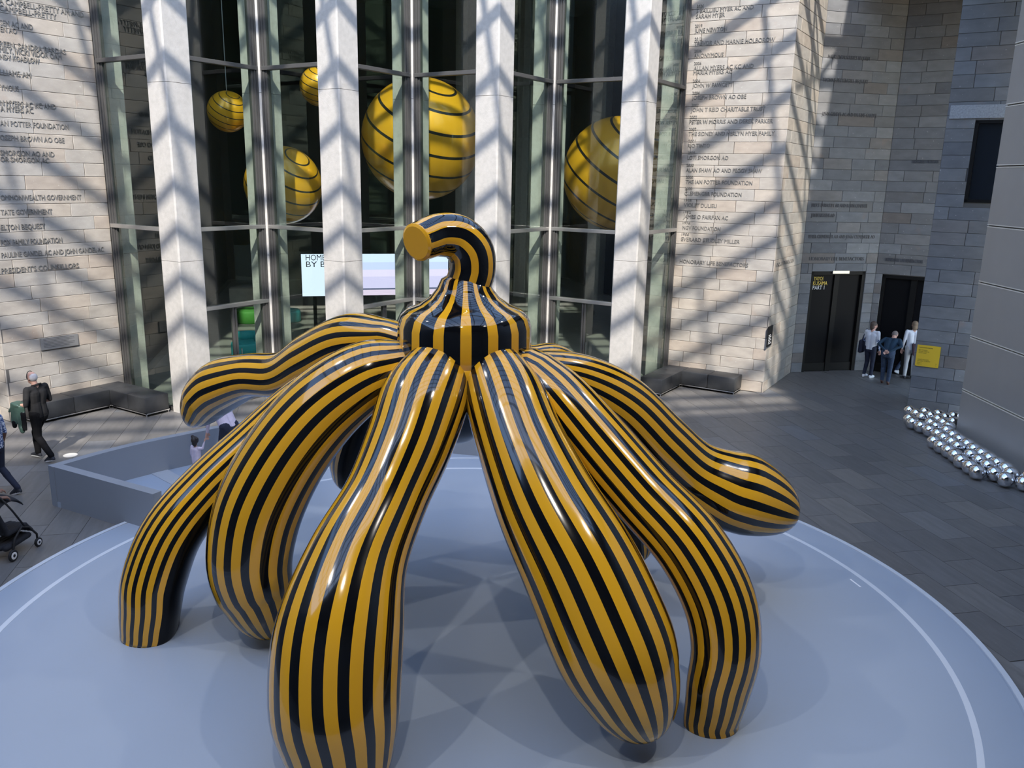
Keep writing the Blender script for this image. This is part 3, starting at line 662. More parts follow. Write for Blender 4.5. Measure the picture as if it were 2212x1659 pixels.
# ------------------------------------------------------------------ platform and ramp
plat = thing('display_platform', 'round pale blue platform and low-walled ramp around the yellow and black sculpture', 'platform', PC)
MB().lathe([(PR-0.06, 0), (PR-0.06, HP-0.01), (PR-0.10, HP)], seg=160).obj('deck', 'platform_paint', plat)
def ring(r0, r1, z0, z1, seg=160, a0=0.0, a1=2*math.pi):
    mb = MB(); v = []
    for j in range(seg+1):
        a = a0+(a1-a0)*j/seg; c, s = math.cos(a), math.sin(a)
        v += [(r0*c, r0*s, z0), (r1*c, r1*s, z0), (r1*c, r1*s, z1), (r0*c, r0*s, z1)]
    f = []
    for j in range(seg):
        for q in range(4): f.append((4*j+q, 4*j+(q+1) % 4, 4*j+4+(q+1) % 4, 4*j+4+q))
    if a1-a0 < 6.28: f += [(0, 1, 2, 3), (4*seg+3, 4*seg+2, 4*seg+1, 4*seg)]
    return mb.add(v, f)
ring(PR-0.07, PR, 0, HP+0.004).obj('edge_trim', 'platform_edge', plat)
ring(5.62, 5.69, HP-0.01, HP+0.003).obj('ring_line', 'ring_paint', plat)
for px, py, L in ((1876, 1257, 0.24), (276, 1166, 0.25)):
    p = atz(px, py, HP)-PC; p.z = 0; p = p.normalized()*5.47; t_ = Vector((-p.y, p.x, 0)).normalized()
    MB().box((-L/2, -0.012, HP), (L/2, 0.012, HP+0.003), Matrix(((t_.x, -t_.y, 0, p.x), (t_.y, t_.x, 0, p.y), (0, 0, 1, 0), (0, 0, 0, 1)))).obj('tape_mark', 'print_white', plat)
# ramp behind the platform: curved outer wall, end wall towards the viewer
RT = Matrix.Translation(-PC)
HR = 0.71; WT = 0.16
outer = [Vector(p) for p in ((-7.70, 13.12, 0), (-7.05, 14.15, 0), (-6.25, 15.04, 0), (-5.14, 16.05, 0), (-3.9, 16.45, 0), (-2.5, 16.45, 0), (-1.0, 16.10, 0), (0.6, 15.75, 0), (1.9, 15.3, 0))]
def spline(pts, n):
    out = []; P = [pts[0]*2-pts[1]]+list(pts)+[pts[-1]*2-pts[-2]]
    for i in range(1, len(P)-2):
        for k in range(n):
            t = k/n; a, b_, c, d = P[i-1], P[i], P[i+1], P[i+2]
            out.append(0.5*((2*b_)+(-a+c)*t+(2*a-5*b_+4*c-d)*t*t+(-a+3*b_-3*c+d)*t**3))
    out.append(pts[-1]); return out
oc = spline(outer, 6); ic = []
for i, p in enumerate(oc):
    t_ = (oc[min(i+1, len(oc)-1)]-oc[max(i-1, 0)]).normalized(); ic.append(p+Vector((t_.y, -t_.x, 0))*WT)
mb = MB(); v = []
for p, q in zip(oc, ic): v += [(p.x, p.y, 0), (q.x, q.y, 0), (q.x, q.y, HR), (p.x, p.y, HR)]
f = [(4*i+q, 4*i+(q+1) % 4, 4*i+4+(q+1) % 4, 4*i+4+q) for i in range(len(oc)-1) for q in range(4)]
f += [(3, 2, 1, 0), (4*len(oc)-4, 4*len(oc)-3, 4*len(oc)-2, 4*len(oc)-1)]
mb.add(v, f).obj('curved_wall', 'ramp_paint', plat, mw=RT)
ea, eb = Vector((-7.70, 13.12, 0)), Vector((-5.455, 11.94, 0)); ed = (eb-ea).normalized(); en = Vector((-ed.y, ed.x, 0))
MB().prism([ea, eb, eb+en*WT, ea+en*WT+ed*0.02], 0, HR-0.001).obj('end_wall', 'ramp_paint', plat, mw=RT)
inner = []
for i, p in enumerate(ic): inner.append((p.x, p.y))
ctr = [(PC.x+6.2*math.cos(a), PC.y+6.2*math.sin(a)) for a in np.linspace(math.radians(68), math.radians(151), 26)]
rv = [(p[0], p[1], HP-0.004) for p in inner]; 
mbf = MB(); poly = inner+ctr
mbf.prism(poly[::-1], 0.0, HP-0.004).obj('ramp_floor', 'platform_paint', plat, mw=RT)
sq = [atz(x, y, HP) for x, y in ((301, 1009), (336, 1001), (402, 1036), (378, 1051))]
MB().prism([(p.x, p.y) for p in sq][::-1], HP-0.003, HP+0.006).obj('tread_strip', 'tread', plat, mw=RT)

# ------------------------------------------------------------------ the sculpture (plain stand-in: same size, place and colours)
HUB = Vector((-0.56, 9.50, 0))
scu = thing('abstract_sculpture', 'tall glossy yellow and black abstract sculpture with many arching legs on the platform', 'sculpture', (HUB.x, HUB.y, HP))
SO = Vector((HUB.x, HUB.y, HP))
def sweep(spine, name_outer, seg=40, sub=8, cut=0.52, flat=False):
    """spine: list of (point, radius). Returns (outer shell mesh, underside mesh)"""
    P = spline([Vector((*p, 0))[:3] and Vector(p) for p, r in spine], sub); R = [q.x for q in spline([Vector((r, 0, 0)) for p, r in spine], sub)]
    # grow out of the hub, then run smoothly to a rounded tip
    h = Vector((HUB.x, HUB.y, P[0].z-0.12)); P.insert(0, P[0].lerp(h, 0.5)); R.insert(0, R[0]*0.9)
    r0 = R[-1]; P.append(P[-1]+((P[-1]-P[-2]).normalized()*r0 if not flat else Vector((0, 0, -max(0.06, P[-1].z-HP+0.01))))); R.append(r0)
    S_ = np.concatenate(([0.0], np.cumsum([(P[i+1]-P[i]).length for i in range(len(P)-1)]))); St = S_[-1]; Lt = min(r0*1.7, St*0.35)
    su = list(np.linspace(0, St-Lt, 44, endpoint=False))+[St-Lt+Lt*math.sin(q) for q in np.linspace(0, math.pi/2*0.985, 20)]
    Pa = np.array([tuple(q) for q in P]); xs = [np.interp(su, S_, Pa[:, c]) for c in range(3)]; Rr = np.interp(su, S_, R)
    P = [Vector(q) for q in zip(*xs)]; R = [float(r)*(math.sqrt(max(0.0, 1-((u-(St-Lt))/Lt)**2)) if u > St-Lt and not flat else 1.0) for r, u in zip(Rr, su)]
    rings = []; n = len(P)
    for i, p in enumerate(P):
        t_ = (P[min(i+1, n-1)]-P[max(i-1, 0)]).normalized()
        rad = Vector((p.x-HUB.x, p.y-HUB.y, 0)); rad = rad.normalized() if rad.length > 0.05 else Vector((0, -1, 0))
        o = rad*1.0+Vector((0, 0, 0.75)); o = (o-t_*o.dot(t_)); 
        if i and o.dot(prev) < 0.2: o = prev-t_*prev.dot(t_)
        o.normalize()
        if i: o = (o*0.35+prev*0.65); o = (o-t_*o.dot(t_)).normalized()
        prev = o; sd = t_.cross(o); ringv = []
        for j in range(seg):
            a = 2*math.pi*j/seg; ca, sa = math.cos(a), math.sin(a)      # a = 0 -> inner side
            k = -ca; fl_ = 1.0 if k > -0.3 else 1.0-0.28*((-k-0.3)/0.7)
            vv = p+(o*k*fl_+sd*sa)*R[i]-SO; vv.z = max(vv.z, 0.0); ringv.append(vv)
        rings.append(ringv)
    jc = int(round(seg*math.acos(cut)/(2*math.pi)))
    def strip(j0, j1):
        mb = MB(); cols = list(range(j0, j1+1)); m_ = len(cols)
        for rg in rings: mb.add([rg[j % seg] for j in cols], [])
        for i in range(n-1):
            for c in range(m_-1): mb.f.append((i*m_+c, i*m_+c+1, (i+1)*m_+c+1, (i+1)*m_+c))
        me = mb.mesh('leg', True); uv = me.uv_layers.new(name='UVMap')
        for pl in me.polygons:
            for li, vi in zip(pl.loop_indices, pl.vertices): uv.data[li].uv = ((vi % m_)/(m_-1), (vi//m_)/(n-1))
        bm = bmesh.new(); bm.from_mesh(me); bmesh.ops.recalc_face_normals(bm, faces=bm.faces); bm.to_mesh(me); bm.free()
        return me
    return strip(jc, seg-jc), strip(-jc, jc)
def leg(pix, cut_, flat=False):
    sp = []
    for (x, y, Y, wpx) in pix:
        p = atY(x, y, Y); sp.append((p, 0.5*wpx*depth(p)/FPX))
    a, b_ = sweep(sp, 'leg', cut=cut_, flat=flat)
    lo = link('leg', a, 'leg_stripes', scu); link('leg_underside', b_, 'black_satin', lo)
LEGS = [
 (0.72, [(962, 775, 9.15, 130), (920, 860, 8.75, 190), (882, 965, 8.35, 190), (832, 1080, 7.95, 185), (772, 1210, 7.5, 222), (735, 1360, 7.1, 278), (724, 1500, 6.85, 284), (732, 1590, 6.74, 268), (736, 1620, 6.71, 262)]),
 (0.72, [(1058, 785, 9.15, 130), (1090, 860, 8.8, 175), (1126, 960, 8.45, 195), (1182, 1090, 8.05, 228), (1255, 1230, 7.65, 260), (1312, 1360, 7.35, 272), (1345, 1440, 7.2, 262), (1360, 1478, 7.14, 250)]),
 (0.72, [(880, 790, 9.3, 110), (800, 815, 9.25, 165), (710, 885, 9.2, 195), (632, 985, 9.12, 210), (577, 1095, 9.05, 218), (555, 1195, 8.97, 210), (560, 1265, 8.92, 196), (566, 1290, 8.9, 186)]),
 (0.30, [(760, 800, 10.0, 90), (660, 870, 9.95, 115), (560, 965, 9.8, 130), (465, 1055, 9.6, 140), (385, 1150, 9.35, 150), (345, 1250, 9.2, 155), (335, 1320, 9.1, 145), (332, 1362, 9.06, 135)], True),
 (0.93, [(845, 730, 10.1, 80), (765, 738, 10.5, 125), (690, 778, 10.9, 135), (620, 815, 11.25, 115), (545, 818, 11.55, 110), (488, 836, 11.8, 128), (454, 862, 11.9, 120), (440, 880, 11.95, 112)]),
 (0.72, [(1150, 800, 9.2, 100), (1205, 860, 9.0, 135), (1290, 960, 8.7, 150), (1390, 1075, 8.35, 155), (1485, 1180, 8.0, 165), (1545, 1290, 7.78, 170), (1562, 1390, 7.65, 162), (1548, 1475, 7.58, 148), (1532, 1545, 7.56, 128)], True),
 (0.72, [(1140, 790, 9.7, 70), (1240, 818, 9.95, 115), (1330, 872, 10.15, 145), (1410, 955, 10.3, 155), (1480, 1020, 10.4, 160), (1548, 1062, 10.4, 194), (1602, 1080, 10.4, 212), (1622, 1086, 10.4, 212)]),
 (0.30, [(1135, 780, 10.3, 70), (1200, 800, 10.6, 110), (1245, 880, 11.0, 120), (1258, 970, 11.4, 112), (1255, 1040, 11.6, 90)]),
 (0.20, [(1170, 850, 9.9, 80), (1250, 940, 10.2, 115), (1315, 1040, 10.5, 135), (1355, 1120, 10.6, 130), (1368, 1165, 10.6, 106)]),
 (0.30, [(850, 770, 10.1, 80), (805, 860, 10.5, 110), (768, 960, 10.85, 110), (755, 1020, 11.0, 90)]),
 (0.30, [(990, 800, 10.3, 120), (985, 880, 11.0, 140), (980, 915, 11.35, 130)]),
]
for cut_, L_, *fl_ in LEGS: leg(L_, cut_, bool(fl_))
def lathe_uv(prof, seg=64):
    mb = MB(); n = len(prof)
    for r, z in prof: mb.add([(r*math.cos(2*math.pi*j/seg), r*math.sin(2*math.pi*j/seg), z) for j in range(seg+1)], [])
    for i in range(n-1):
        for j in range(seg): mb.f.append((i*(seg+1)+j, i*(seg+1)+j+1, (i+1)*(seg+1)+j+1, (i+1)*(seg+1)+j))
    me = mb.mesh('lathe', True); uv = me.uv_layers.new(name='UVMap')
    for pl in me.polygons:
        for li, vi in zip(pl.loop_indices, pl.vertices): uv.data[li].uv = ((vi % (seg+1))/seg, (vi//(seg+1))/(n-1))
    return me
zz = -HP
link('body', lathe_uv([(0.02, 3.02+zz), (0.40, 3.04+zz), (0.66, 3.12+zz), (0.76, 3.26+zz), (0.78, 3.38+zz), (0.76, 3.48+zz), (0.7, 3.52+zz)]), 'yellow', scu)
hub = link('hub', lathe_uv([(0.70, 3.36+zz), (0.755, 3.46+zz), (0.775, 3.60+zz), (0.77, 3.85+zz), (0.735, 3.96+zz), (0.66, 4.03+zz), (0.52, 4.09+zz), (0.40, 4.17+zz), (0.32, 4.27+zz), (0.27, 4.38+zz), (0.20, 4.42+zz)]), 'hub_stripes', scu)
stp = [(1003, 660, 9.5, 112), (1010, 620, 9.5, 100), (1021, 580, 9.5, 100), (1015, 540, 9.48, 102), (985, 512, 9.43, 98), (945, 508, 9.33, 92), (915, 518, 9.20, 86), (902, 523, 9.13, 84)]
P = spline([atY(x, y, Y) for x, y, Y, w_ in stp], 6); R = [q.x for q in spline([Vector((0.5*w_*depth(atY(x, y, Y))/FPX, 0, 0)) for x, y, Y, w_ in stp], 6)]
mb = MB().tube([p-SO for p in P], R, 32, cap=False); me = mb.mesh('stalk', True); uv = me.uv_layers.new(name='UVMap')
for pl in me.polygons:
    js = [vi % 32 for vi in pl.vertices]; wrap = 0 in js and 31 in js
    for li, vi in zip(pl.loop_indices, pl.vertices): uv.data[li].uv = (((vi % 32)+(32 if wrap and vi % 32 == 0 else 0))/32*0.5, vi//32/len(P))
sto = link('stalk', me, 'hub_stripes', scu)
d_ = (P[-1]-P[-2]).normalized()
MB().tube([P[-1]-SO-d_*0.01, P[-1]-SO+d_*0.012, P[-1]-SO+d_*0.03], [R[-1]*1.0, R[-1]*0.99, R[-1]*0.86], 32).obj('end_cap', 'yellow', sto)

# ------------------------------------------------------------------ big balls hanging in the foyer (plain stand-ins)
def ball(x, y, rpx, Y, lab, tilt):
    c = atY(x, y, Y); r = rpx*depth(c)/FPX
    t_ = thing('hanging_ball', lab, 'ball', c, 0, 'yellow balls hanging behind the glass')
    me = lathe_uv([(r*math.sin(math.pi*i/24)+0.0005, -r*math.cos(math.pi*i/24)) for i in range(25)], 56)
    link('shell', me, 'ball_stripes', t_, Matrix.Rotation(tilt, 4, 'Y') @ Matrix.Rotation(0.4, 4, 'X'))
    MB().tube([(0, 0, r*0.98), (0, 0, ZT-c.z)], 0.012, 6).obj('cable', 'wire', t_)
ball(492, 241, 43, 23.2, 'small yellow ball hanging left of the first slim column', 0.5)
ball(690, 186, 42, 25.0, 'small yellow ball half hidden by the second outer column', 0.3)
ball(612, 400, 82, 23.6, 'mid-sized yellow ball low between the first two outer columns', 0.6)
ball(910, 301, 128, 25.6, 'biggest yellow ball hanging behind the middle bays', 0.35)
ball(1336, 376, 120, 26.8, 'large yellow ball hanging behind the right-hand bay', 0.5)

# ------------------------------------------------------------------ things in the foyer
sa, sb = atY(652, 600, 28.0), atY(968, 600, 29.3)
zt_, zb_ = atY(652, 549, 28.0).z, atY(652, 640, 28.0).z
sd_ = Vector((sb.x-sa.x, sb.y-sa.y, 0)); Ls = sd_.length; sd_.normalize(); so_ = Vector((sd_.y, -sd_.x, 0))
SM = Matrix(((sd_.x, so_.x, 0, sa.x), (sd_.y, so_.y, 0, sa.y), (0, 0, 1, 0), (0, 0, 0, 1)))
scr = thing('video_screen', 'wide bright video screen with blue picture inside the foyer', 'screen', (sa.x, sa.y, 0))
scr.matrix_local = SM
MB().box((-0.03, -0.12, zb_-0.03), (Ls+0.03, -0.002, zt_+0.03)).obj('housing', 'door_frame', scr)
MB().box((0, -0.002, zb_), (Ls, 0.0, zt_)).obj('display', 'screen', scr)
for xx in (0.4, Ls-0.4): MB().box((xx-0.06, -0.12, 0), (xx+0.06, -0.04, zb_)).obj('post', 'door_frame', scr)
bpy.context.view_layer.update()
for (x0, x1, y, s) in ((660.5, 703, 562.5, 'HOME'), (661.5, 703, 577, 'BY B')):
    f_ = lambda x: onwall(x, y, sa, sb)
    a, b_ = f_(x0), f_(x1); text_on(sa, sb, so_, a, b_, a.z, 0.19, s, 'print_black', scr, ext=0.0, lift=0.006)
flush_text()
def stool(x, y, r, h, mat, lab, back=False):
    p = atz(x, y); t_ = thing('round_stool', lab, 'stool', p, 0, 'coloured foyer stools')
    MB().lathe([(r*0.9, 0.0), (r, 0.04), (r, h*0.80), (r*0.97, h*0.95), (r*0.88, h)], seg=32).obj('cushion', mat, t_, smooth=True)
    MB().lathe([(r*0.86, h*0.999), (r*0.88, h+0.012), (r*0.8, h+0.025)], seg=32).obj('top_panel', mat, t_, smooth=True)
    if back: MB().tube([(r*0.75*math.cos(a), r*0.75*math.sin(a), h*1.25) for a in np.linspace(-0.4, 2.6, 12)], 0.16, 10).obj('backrest', mat, t_, smooth=True)
stool(541, 696, 0.55, 0.5, 'green_felt', 'green round stool inside the foyer by the first slim column')
stool(538, 768, 0.52, 0.45, 'teal', 'turquoise round seat with low backrest inside the left glass door', True)
stool(626, 694, 0.42, 0.45, 'teal', 'small turquoise stool dim behind the second glass bay')
pl_ = atz(526, 668); MB().box((-0.5, -0.3, 0), (0.5, 0.3, 0.9)).obj('sun_patch_block', 'sun_patch_beige', None, bevel=0.01, mw=Matrix.Translation(pl_) @ Matrix.Rotation(TH, 4, 'Z'))  # beige block standing in for a patch of sun on the foyer wall
tag(bpy.data.objects['sun_patch_block'], 'pale stone plinth inside the foyer behind the left door', 'plinth')
fd = atz(152, 983.5); MB().lathe([(0.13, 0), (0.13, 0.006), (0.12, 0.008)], seg=28).obj('floor_disc', 'floor_disc', None, mw=Matrix.Translation(fd+Vector((0, 0, 0.0))))
tag(bpy.data.objects['floor_disc'], 'small pale disc set on the floor beside the ramp corner', 'floor marker')

# ------------------------------------------------------------------ benches (black L-shaped upholstered benches hugging the folds)
def bench(lab, corner, d1_, l1, d2_, l2, dep, cov):
    """corner: inside corner on the floor; arms run along d1_ and d2_, seat depth dep towards the walls"""
    t_ = thing('l_shaped_bench', lab, 'bench', corner, 0, 'black benches against the folded front')
    def arm(d, L, side, nm, ext):
        x = d; y = side
        Mx = Matrix(((x.x, y.x, 0, 0), (x.y, y.y, 0, 0), (0, 0, 1, 0), (0, 0, 0, 1)))
        a = 0.0
        while a < L-0.05:
            b_ = min(a+(L/2), L)
            o = MB().box((a+(0 if a else ext), 0, 0.09), (b_-0.004, dep, 0.46)).obj(nm, 'leather', t_, bevel=0.02, mw=Mx); smooth_by_angle(o.data); a = b_
        MB().box((ext, 0.004, 0.06), (L, 0.03, 0.085)).obj('rail', 'chrome', t_, mw=Mx)
        MB().box((L-0.03, 0.0, 0.06), (L, dep, 0.085)).obj('rail', 'chrome', t_, mw=Mx)
        for xx in (0.02, L-0.03):
            for yy in (0.02, dep-0.04): MB().box((xx, yy, 0), (xx+0.02, yy+0.02, 0.07)).obj('foot', 'chrome', t_, mw=Mx)
    n1 = d2_*-1; n1 = (n1-d1_*n1.dot(d1_)).normalized(); n2 = d1_*-1; n2 = (n2-d2_*n2.dot(d2_)).normalized()
    arm(d1_, l1, n1, 'seat_cushion', 0.0); arm(d2_, l2, n2, 'seat_cushion', 0.0)
    o = MB().box((0, 0, 0.09), (dep-0.004, dep-0.004, 0.46)).obj('seat_cushion', 'leather', t_, bevel=0.02, mw=Matrix(((n2.x, n1.x, 0, 0), (n2.y, n1.y, 0, 0), (0, 0, 1, 0), (0, 0, 0, 1)))); smooth_by_angle(o.data)
bl = atz(241, 882); br_ = atz(1470, 836)
bench('black L-shaped bench against the left stone wall, behind the walking man', bl, -DB, 1.75, DA, 1.35, 0.62, None)
bench('black L-shaped bench against the right stone wall beside the outer column', br_, DA, 1.5, -DB, 1.35, 0.62, None)

# ------------------------------------------------------------------ mirror balls
bz = [(1310, 400), (1353, 422), (1425, 408), (1400, 446), (1465, 440), (1535, 428), (1582, 450), (1652, 443), (1300, 465), (1337, 497), (1402, 527), (1465, 556), (1475, 496), (1530, 468), (1524, 527), (1572, 495), (1642, 490), (1628, 527), (1595, 556),
      (1524, 585), (1642, 596), (1495, 643), (1572, 613), (1552, 683), (1632, 643), (1692, 632), (1612, 718), (1692, 682), (1752, 668), (1662, 752), (1806, 705), (1712, 797), (1795, 752), (1868, 742), (1782, 843), (1862, 795), (1932, 782), (1852, 885),
      (1925, 838), (2002, 822), (1986, 897), (2072, 866), (2072, 945), (2135, 908), (2205, 973), (2192, 920)]
bp = [atz(1612+u/3.6867, 780+v/3.6867, 0.15) for u, v in bz]
for it in range(60):
    for i in range(len(bp)):
        for j in range(i):
            d = bp[i]-bp[j]; L_ = d.length
            if L_ < 0.302:
                d = d.normalized()*(0.302-L_)/2 if L_ > 1e-4 else Vector((0.1, 0, 0)); bp[i] = bp[i]+d; bp[j] = bp[j]-d
    for p in bp:
        lim = 10.21-(18.38-p.y)*0.0102-0.155
        if p.y < 18.5 and p.x > lim: p.x = lim
        s_ = (p-W4).dot(-DB)
        if s_ < 0.16 and p.y > 18: q = p+(-DB)*(0.16-s_); p.x, p.y = q.x, q.y
        p.z = 0.15
mbm = bmesh.new(); bmesh.ops.create_uvsphere(mbm, u_segments=32, v_segments=20, radius=0.15); mme = bpy.data.meshes.new('mirror_ball'); mbm.to_mesh(mme); mbm.free()
mme.polygons.foreach_set('use_smooth', [True]*len(mme.polygons)); mme.materials.append(MAT['mirror'])
ONES = ['', 'first', 'second', 'third', 'fourth', 'fifth', 'sixth', 'seventh', 'eighth', 'ninth', 'tenth', 'eleventh', 'twelfth', 'thirteenth', 'fourteenth', 'fifteenth', 'sixteenth', 'seventeenth', 'eighteenth', 'nineteenth']
def nth(n): return ONES[n] if n < 20 else ({2: 'twentieth', 3: 'thirtieth', 4: 'fortieth'}[n//10] if n % 10 == 0 else {2: 'twenty', 3: 'thirty', 4: 'forty'}[n//10]+'-'+ONES[n % 10])
bp.sort(key=lambda p: (p-CAM).length)
for i, p in enumerate(bp): tag(link('mirror_ball', mme, None, None, Matrix.Translation(p)), 'mirror-bright steel ball by the metal wall, %s nearest to the viewer in its cluster' % nth(i+1), 'mirror ball', 'steel balls along the metal wall')

# ------------------------------------------------------------------ people
def cap_mesh(mb, a, b_, r0, r1, seg=12):
    a, b_ = Vector(a), Vector(b_); d = b_-a; L = d.length
    if L < 1e-5: d = Vector((0, 0, 1))
    d = d.normalized(); pts, rr = [], []
    for q in (-88, -60, -30, 0): pts.append(a+d*r0*math.sin(math.radians(q))); rr.append(r0*math.cos(math.radians(q)))
    for q in (0, 30, 60, 88): pts.append(b_+d*r1*math.sin(math.radians(q))+d*1e-4); rr.append(r1*math.cos(math.radians(q)))
    mb.tube(pts, rr, seg)
def ell_mesh(mb, c, r, Rm):
    n, s = 10, 14; pts = []
    for i in range(n+1):
        t_ = math.pi*(0.02+0.96*i/n)
        for j in range(s):
            a = 2*math.pi*j/s; pts.append(Vector(c)+Rm @ Vector((r[0]*math.sin(t_)*math.cos(a), r[1]*math.sin(t_)*math.sin(a), -r[2]*math.cos(t_))))
    f = [(i*s+j, i*s+(j+1) % s, (i+1)*s+(j+1) % s, (i+1)*s+j) for i in range(n) for j in range(s)]
    f += [tuple(range(s-1, -1, -1)), tuple(n*s+j for j in range(s))]; mb.add(pts, f)
def vox(prims, voxel=0.011, smooth=2, name='body'):
    """one continuous skin over tapered limbs and ellipsoids; every face takes the material of the nearest piece"""
    mb = MB()
    for p in prims:
        if p[0] == 'c': cap_mesh(mb, p[1], p[2], p[3], p[4])
        else: ell_mesh(mb, p[1], p[2], p[3])
    me = mb.mesh(name); o = bpy.data.objects.new('tmp', me); COL.objects.link(o)
    md = o.modifiers.new('r', 'REMESH'); md.mode = 'VOXEL'; md.voxel_size = voxel
    if smooth: ms = o.modifiers.new('s', 'SMOOTH'); ms.iterations = smooth; ms.factor = 0.5
    bpy.context.view_layer.update(); dg = bpy.context.evaluated_depsgraph_get()
    out = bpy.data.meshes.new_from_object(o.evaluated_get(dg)); bpy.data.objects.remove(o); bpy.data.meshes.remove(me)
    n = len(out.polygons); c = np.empty(n*3, np.float32); out.polygons.foreach_get('center', c); c = c.reshape(-1, 3)
    best = np.full(n, 1e9); idx = np.zeros(n, np.int32); mats = []
    for p in prims:
        mt = p[-1]
        if mt not in mats: mats.append(mt)
        if p[0] == 'c':
            a, b_ = np.array(p[1]), np.array(p[2]); d = b_-a; L2_ = max(float(d@d), 1e-9); t_ = np.clip(((c-a)@d)/L2_, 0, 1)
            sd = np.linalg.norm(c-(a+t_[:, None]*d), axis=1)-(p[3]+(p[4]-p[3])*t_)
        else:
            Rm = np.array(p[3]); q = (c-np.array(p[1]))@Rm; r = np.array(p[2]); k = np.linalg.norm(q/r, axis=1); sd = (k-1)*r.min()
        u = sd < best; best[u] = sd[u]; idx[u] = mats.index(mt)
    out.materials.clear()
    for mt in mats: out.materials.append(MAT[mt])
    out.polygons.foreach_set('material_index', idx); out.polygons.foreach_set('use_smooth', [True]*n); out.update()
    return out
I3 = Matrix.Identity(3)
def V(*a): return Vector(a)
def hand(pr, wrist, d, palm, mat, s=1.0, curl=0.5, side=1):
    """palm and five bent fingers; d = pointing direction, palm = palm normal"""
    d = Vector(d).normalized(); pn = Vector(palm); pn = (pn-d*pn.dot(d)).normalized(); sd = d.cross(pn)*side
    k = wrist+d*0.085*s
    pr.append(('c', wrist+sd*0.012*s, k+sd*0.024*s, 0.020*s, 0.017*s, mat)); pr.append(('c', wrist-sd*0.012*s, k-sd*0.024*s, 0.020*s, 0.017*s, mat))
    for i, L in enumerate((0.066, 0.076, 0.070, 0.055)):
        b_ = k+sd*(0.033-0.022*i)*s; m_ = b_+(d*(1-curl*0.35)+pn*curl*0.5).normalized()*L*0.55*s; e = m_+(d*(1-curl)+pn*curl).normalized()*L*0.5*s
        pr.append(('c', b_, m_, 0.0100*s, 0.0092*s, mat)); pr.append(('c', m_, e, 0.0092*s, 0.0080*s, mat))
    tb = wrist+d*0.025*s+sd*0.030*s; tm = tb+(d*0.7+sd*0.6+pn*0.3).normalized()*0.042*s; te = tm+(d*0.9+sd*0.1+pn*0.4).normalized()*0.032*s
    pr.append(('c', tb, tm, 0.0125*s, 0.0105*s, mat)); pr.append(('c', tm, te, 0.0105*s, 0.0088*s, mat))
def foot(pr, ankle, fwd, mat, sole=None, s=1.0, pitch=0.0):
    fwd = Vector(fwd).normalized(); up = V(0, 0, 1); f2 = (fwd*math.cos(pitch)-up*math.sin(pitch))
    heel = ankle-fwd*0.045*s-up*0.045*s; toe = ankle+f2*0.165*s-up*0.052*s; sd = fwd.cross(up)
    pr.append(('c', ankle-up*0.01, heel, 0.045*s, 0.036*s, mat)); pr.append(('c', ankle+fwd*0.01, toe, 0.046*s, 0.030*s, mat)); pr.append(('c', heel, toe+sd*0.01*s, 0.034*s, 0.034*s, mat))
    if sole: pr.append(('c', heel-up*0.020*s, toe-up*0.016*s, 0.031*s, 0.028*s, sole)); pr.append(('c', heel-up*0.020*s, toe-up*0.016*s+sd*0.016*s, 0.031*s, 0.026*s, sole))
def head(pr, c, look, s=1.0, skin='skin'):
    """skull, jaw, nose, ears, eyes, mouth; c = head centre"""
    f_ = Vector(look).normalized(); up = V(0, 0, 1); sd = up.cross(f_).normalized(); u2 = f_.cross(sd)
    Rm = Matrix((f_, sd, u2)).transposed()
    pr.append(('e', c+u2*0.02*s, (0.098*s, 0.077*s, 0.100*s), Rm, skin)); pr.append(('e', c+f_*0.022*s-u2*0.055*s, (0.070*s, 0.058*s, 0.064*s), Rm, skin))
    pr.append(('c', c+f_*0.092*s+u2*0.008*s, c+f_*0.112*s-u2*0.028*s, 0.010*s, 0.013*s, skin))
    for k in (-1, 1):
        pr.append(('e', c+sd*0.079*s*k-f_*0.008*s-u2*0.008*s, (0.020*s, 0.010*s, 0.031*s), Rm, skin)); pr.append(('e', c+f_*0.086*s+sd*0.032*s*k+u2*0.010*s, (0.008*s, 0.013*s, 0.008*s), Rm, 'eye'))
    pr.append(('e', c+f_*0.088*s-u2*0.062*s, (0.008*s, 0.024*s, 0.006*s), Rm, 'skin_dark' if skin == 'skin_dark' else 'skin'))
    return f_, sd, u2
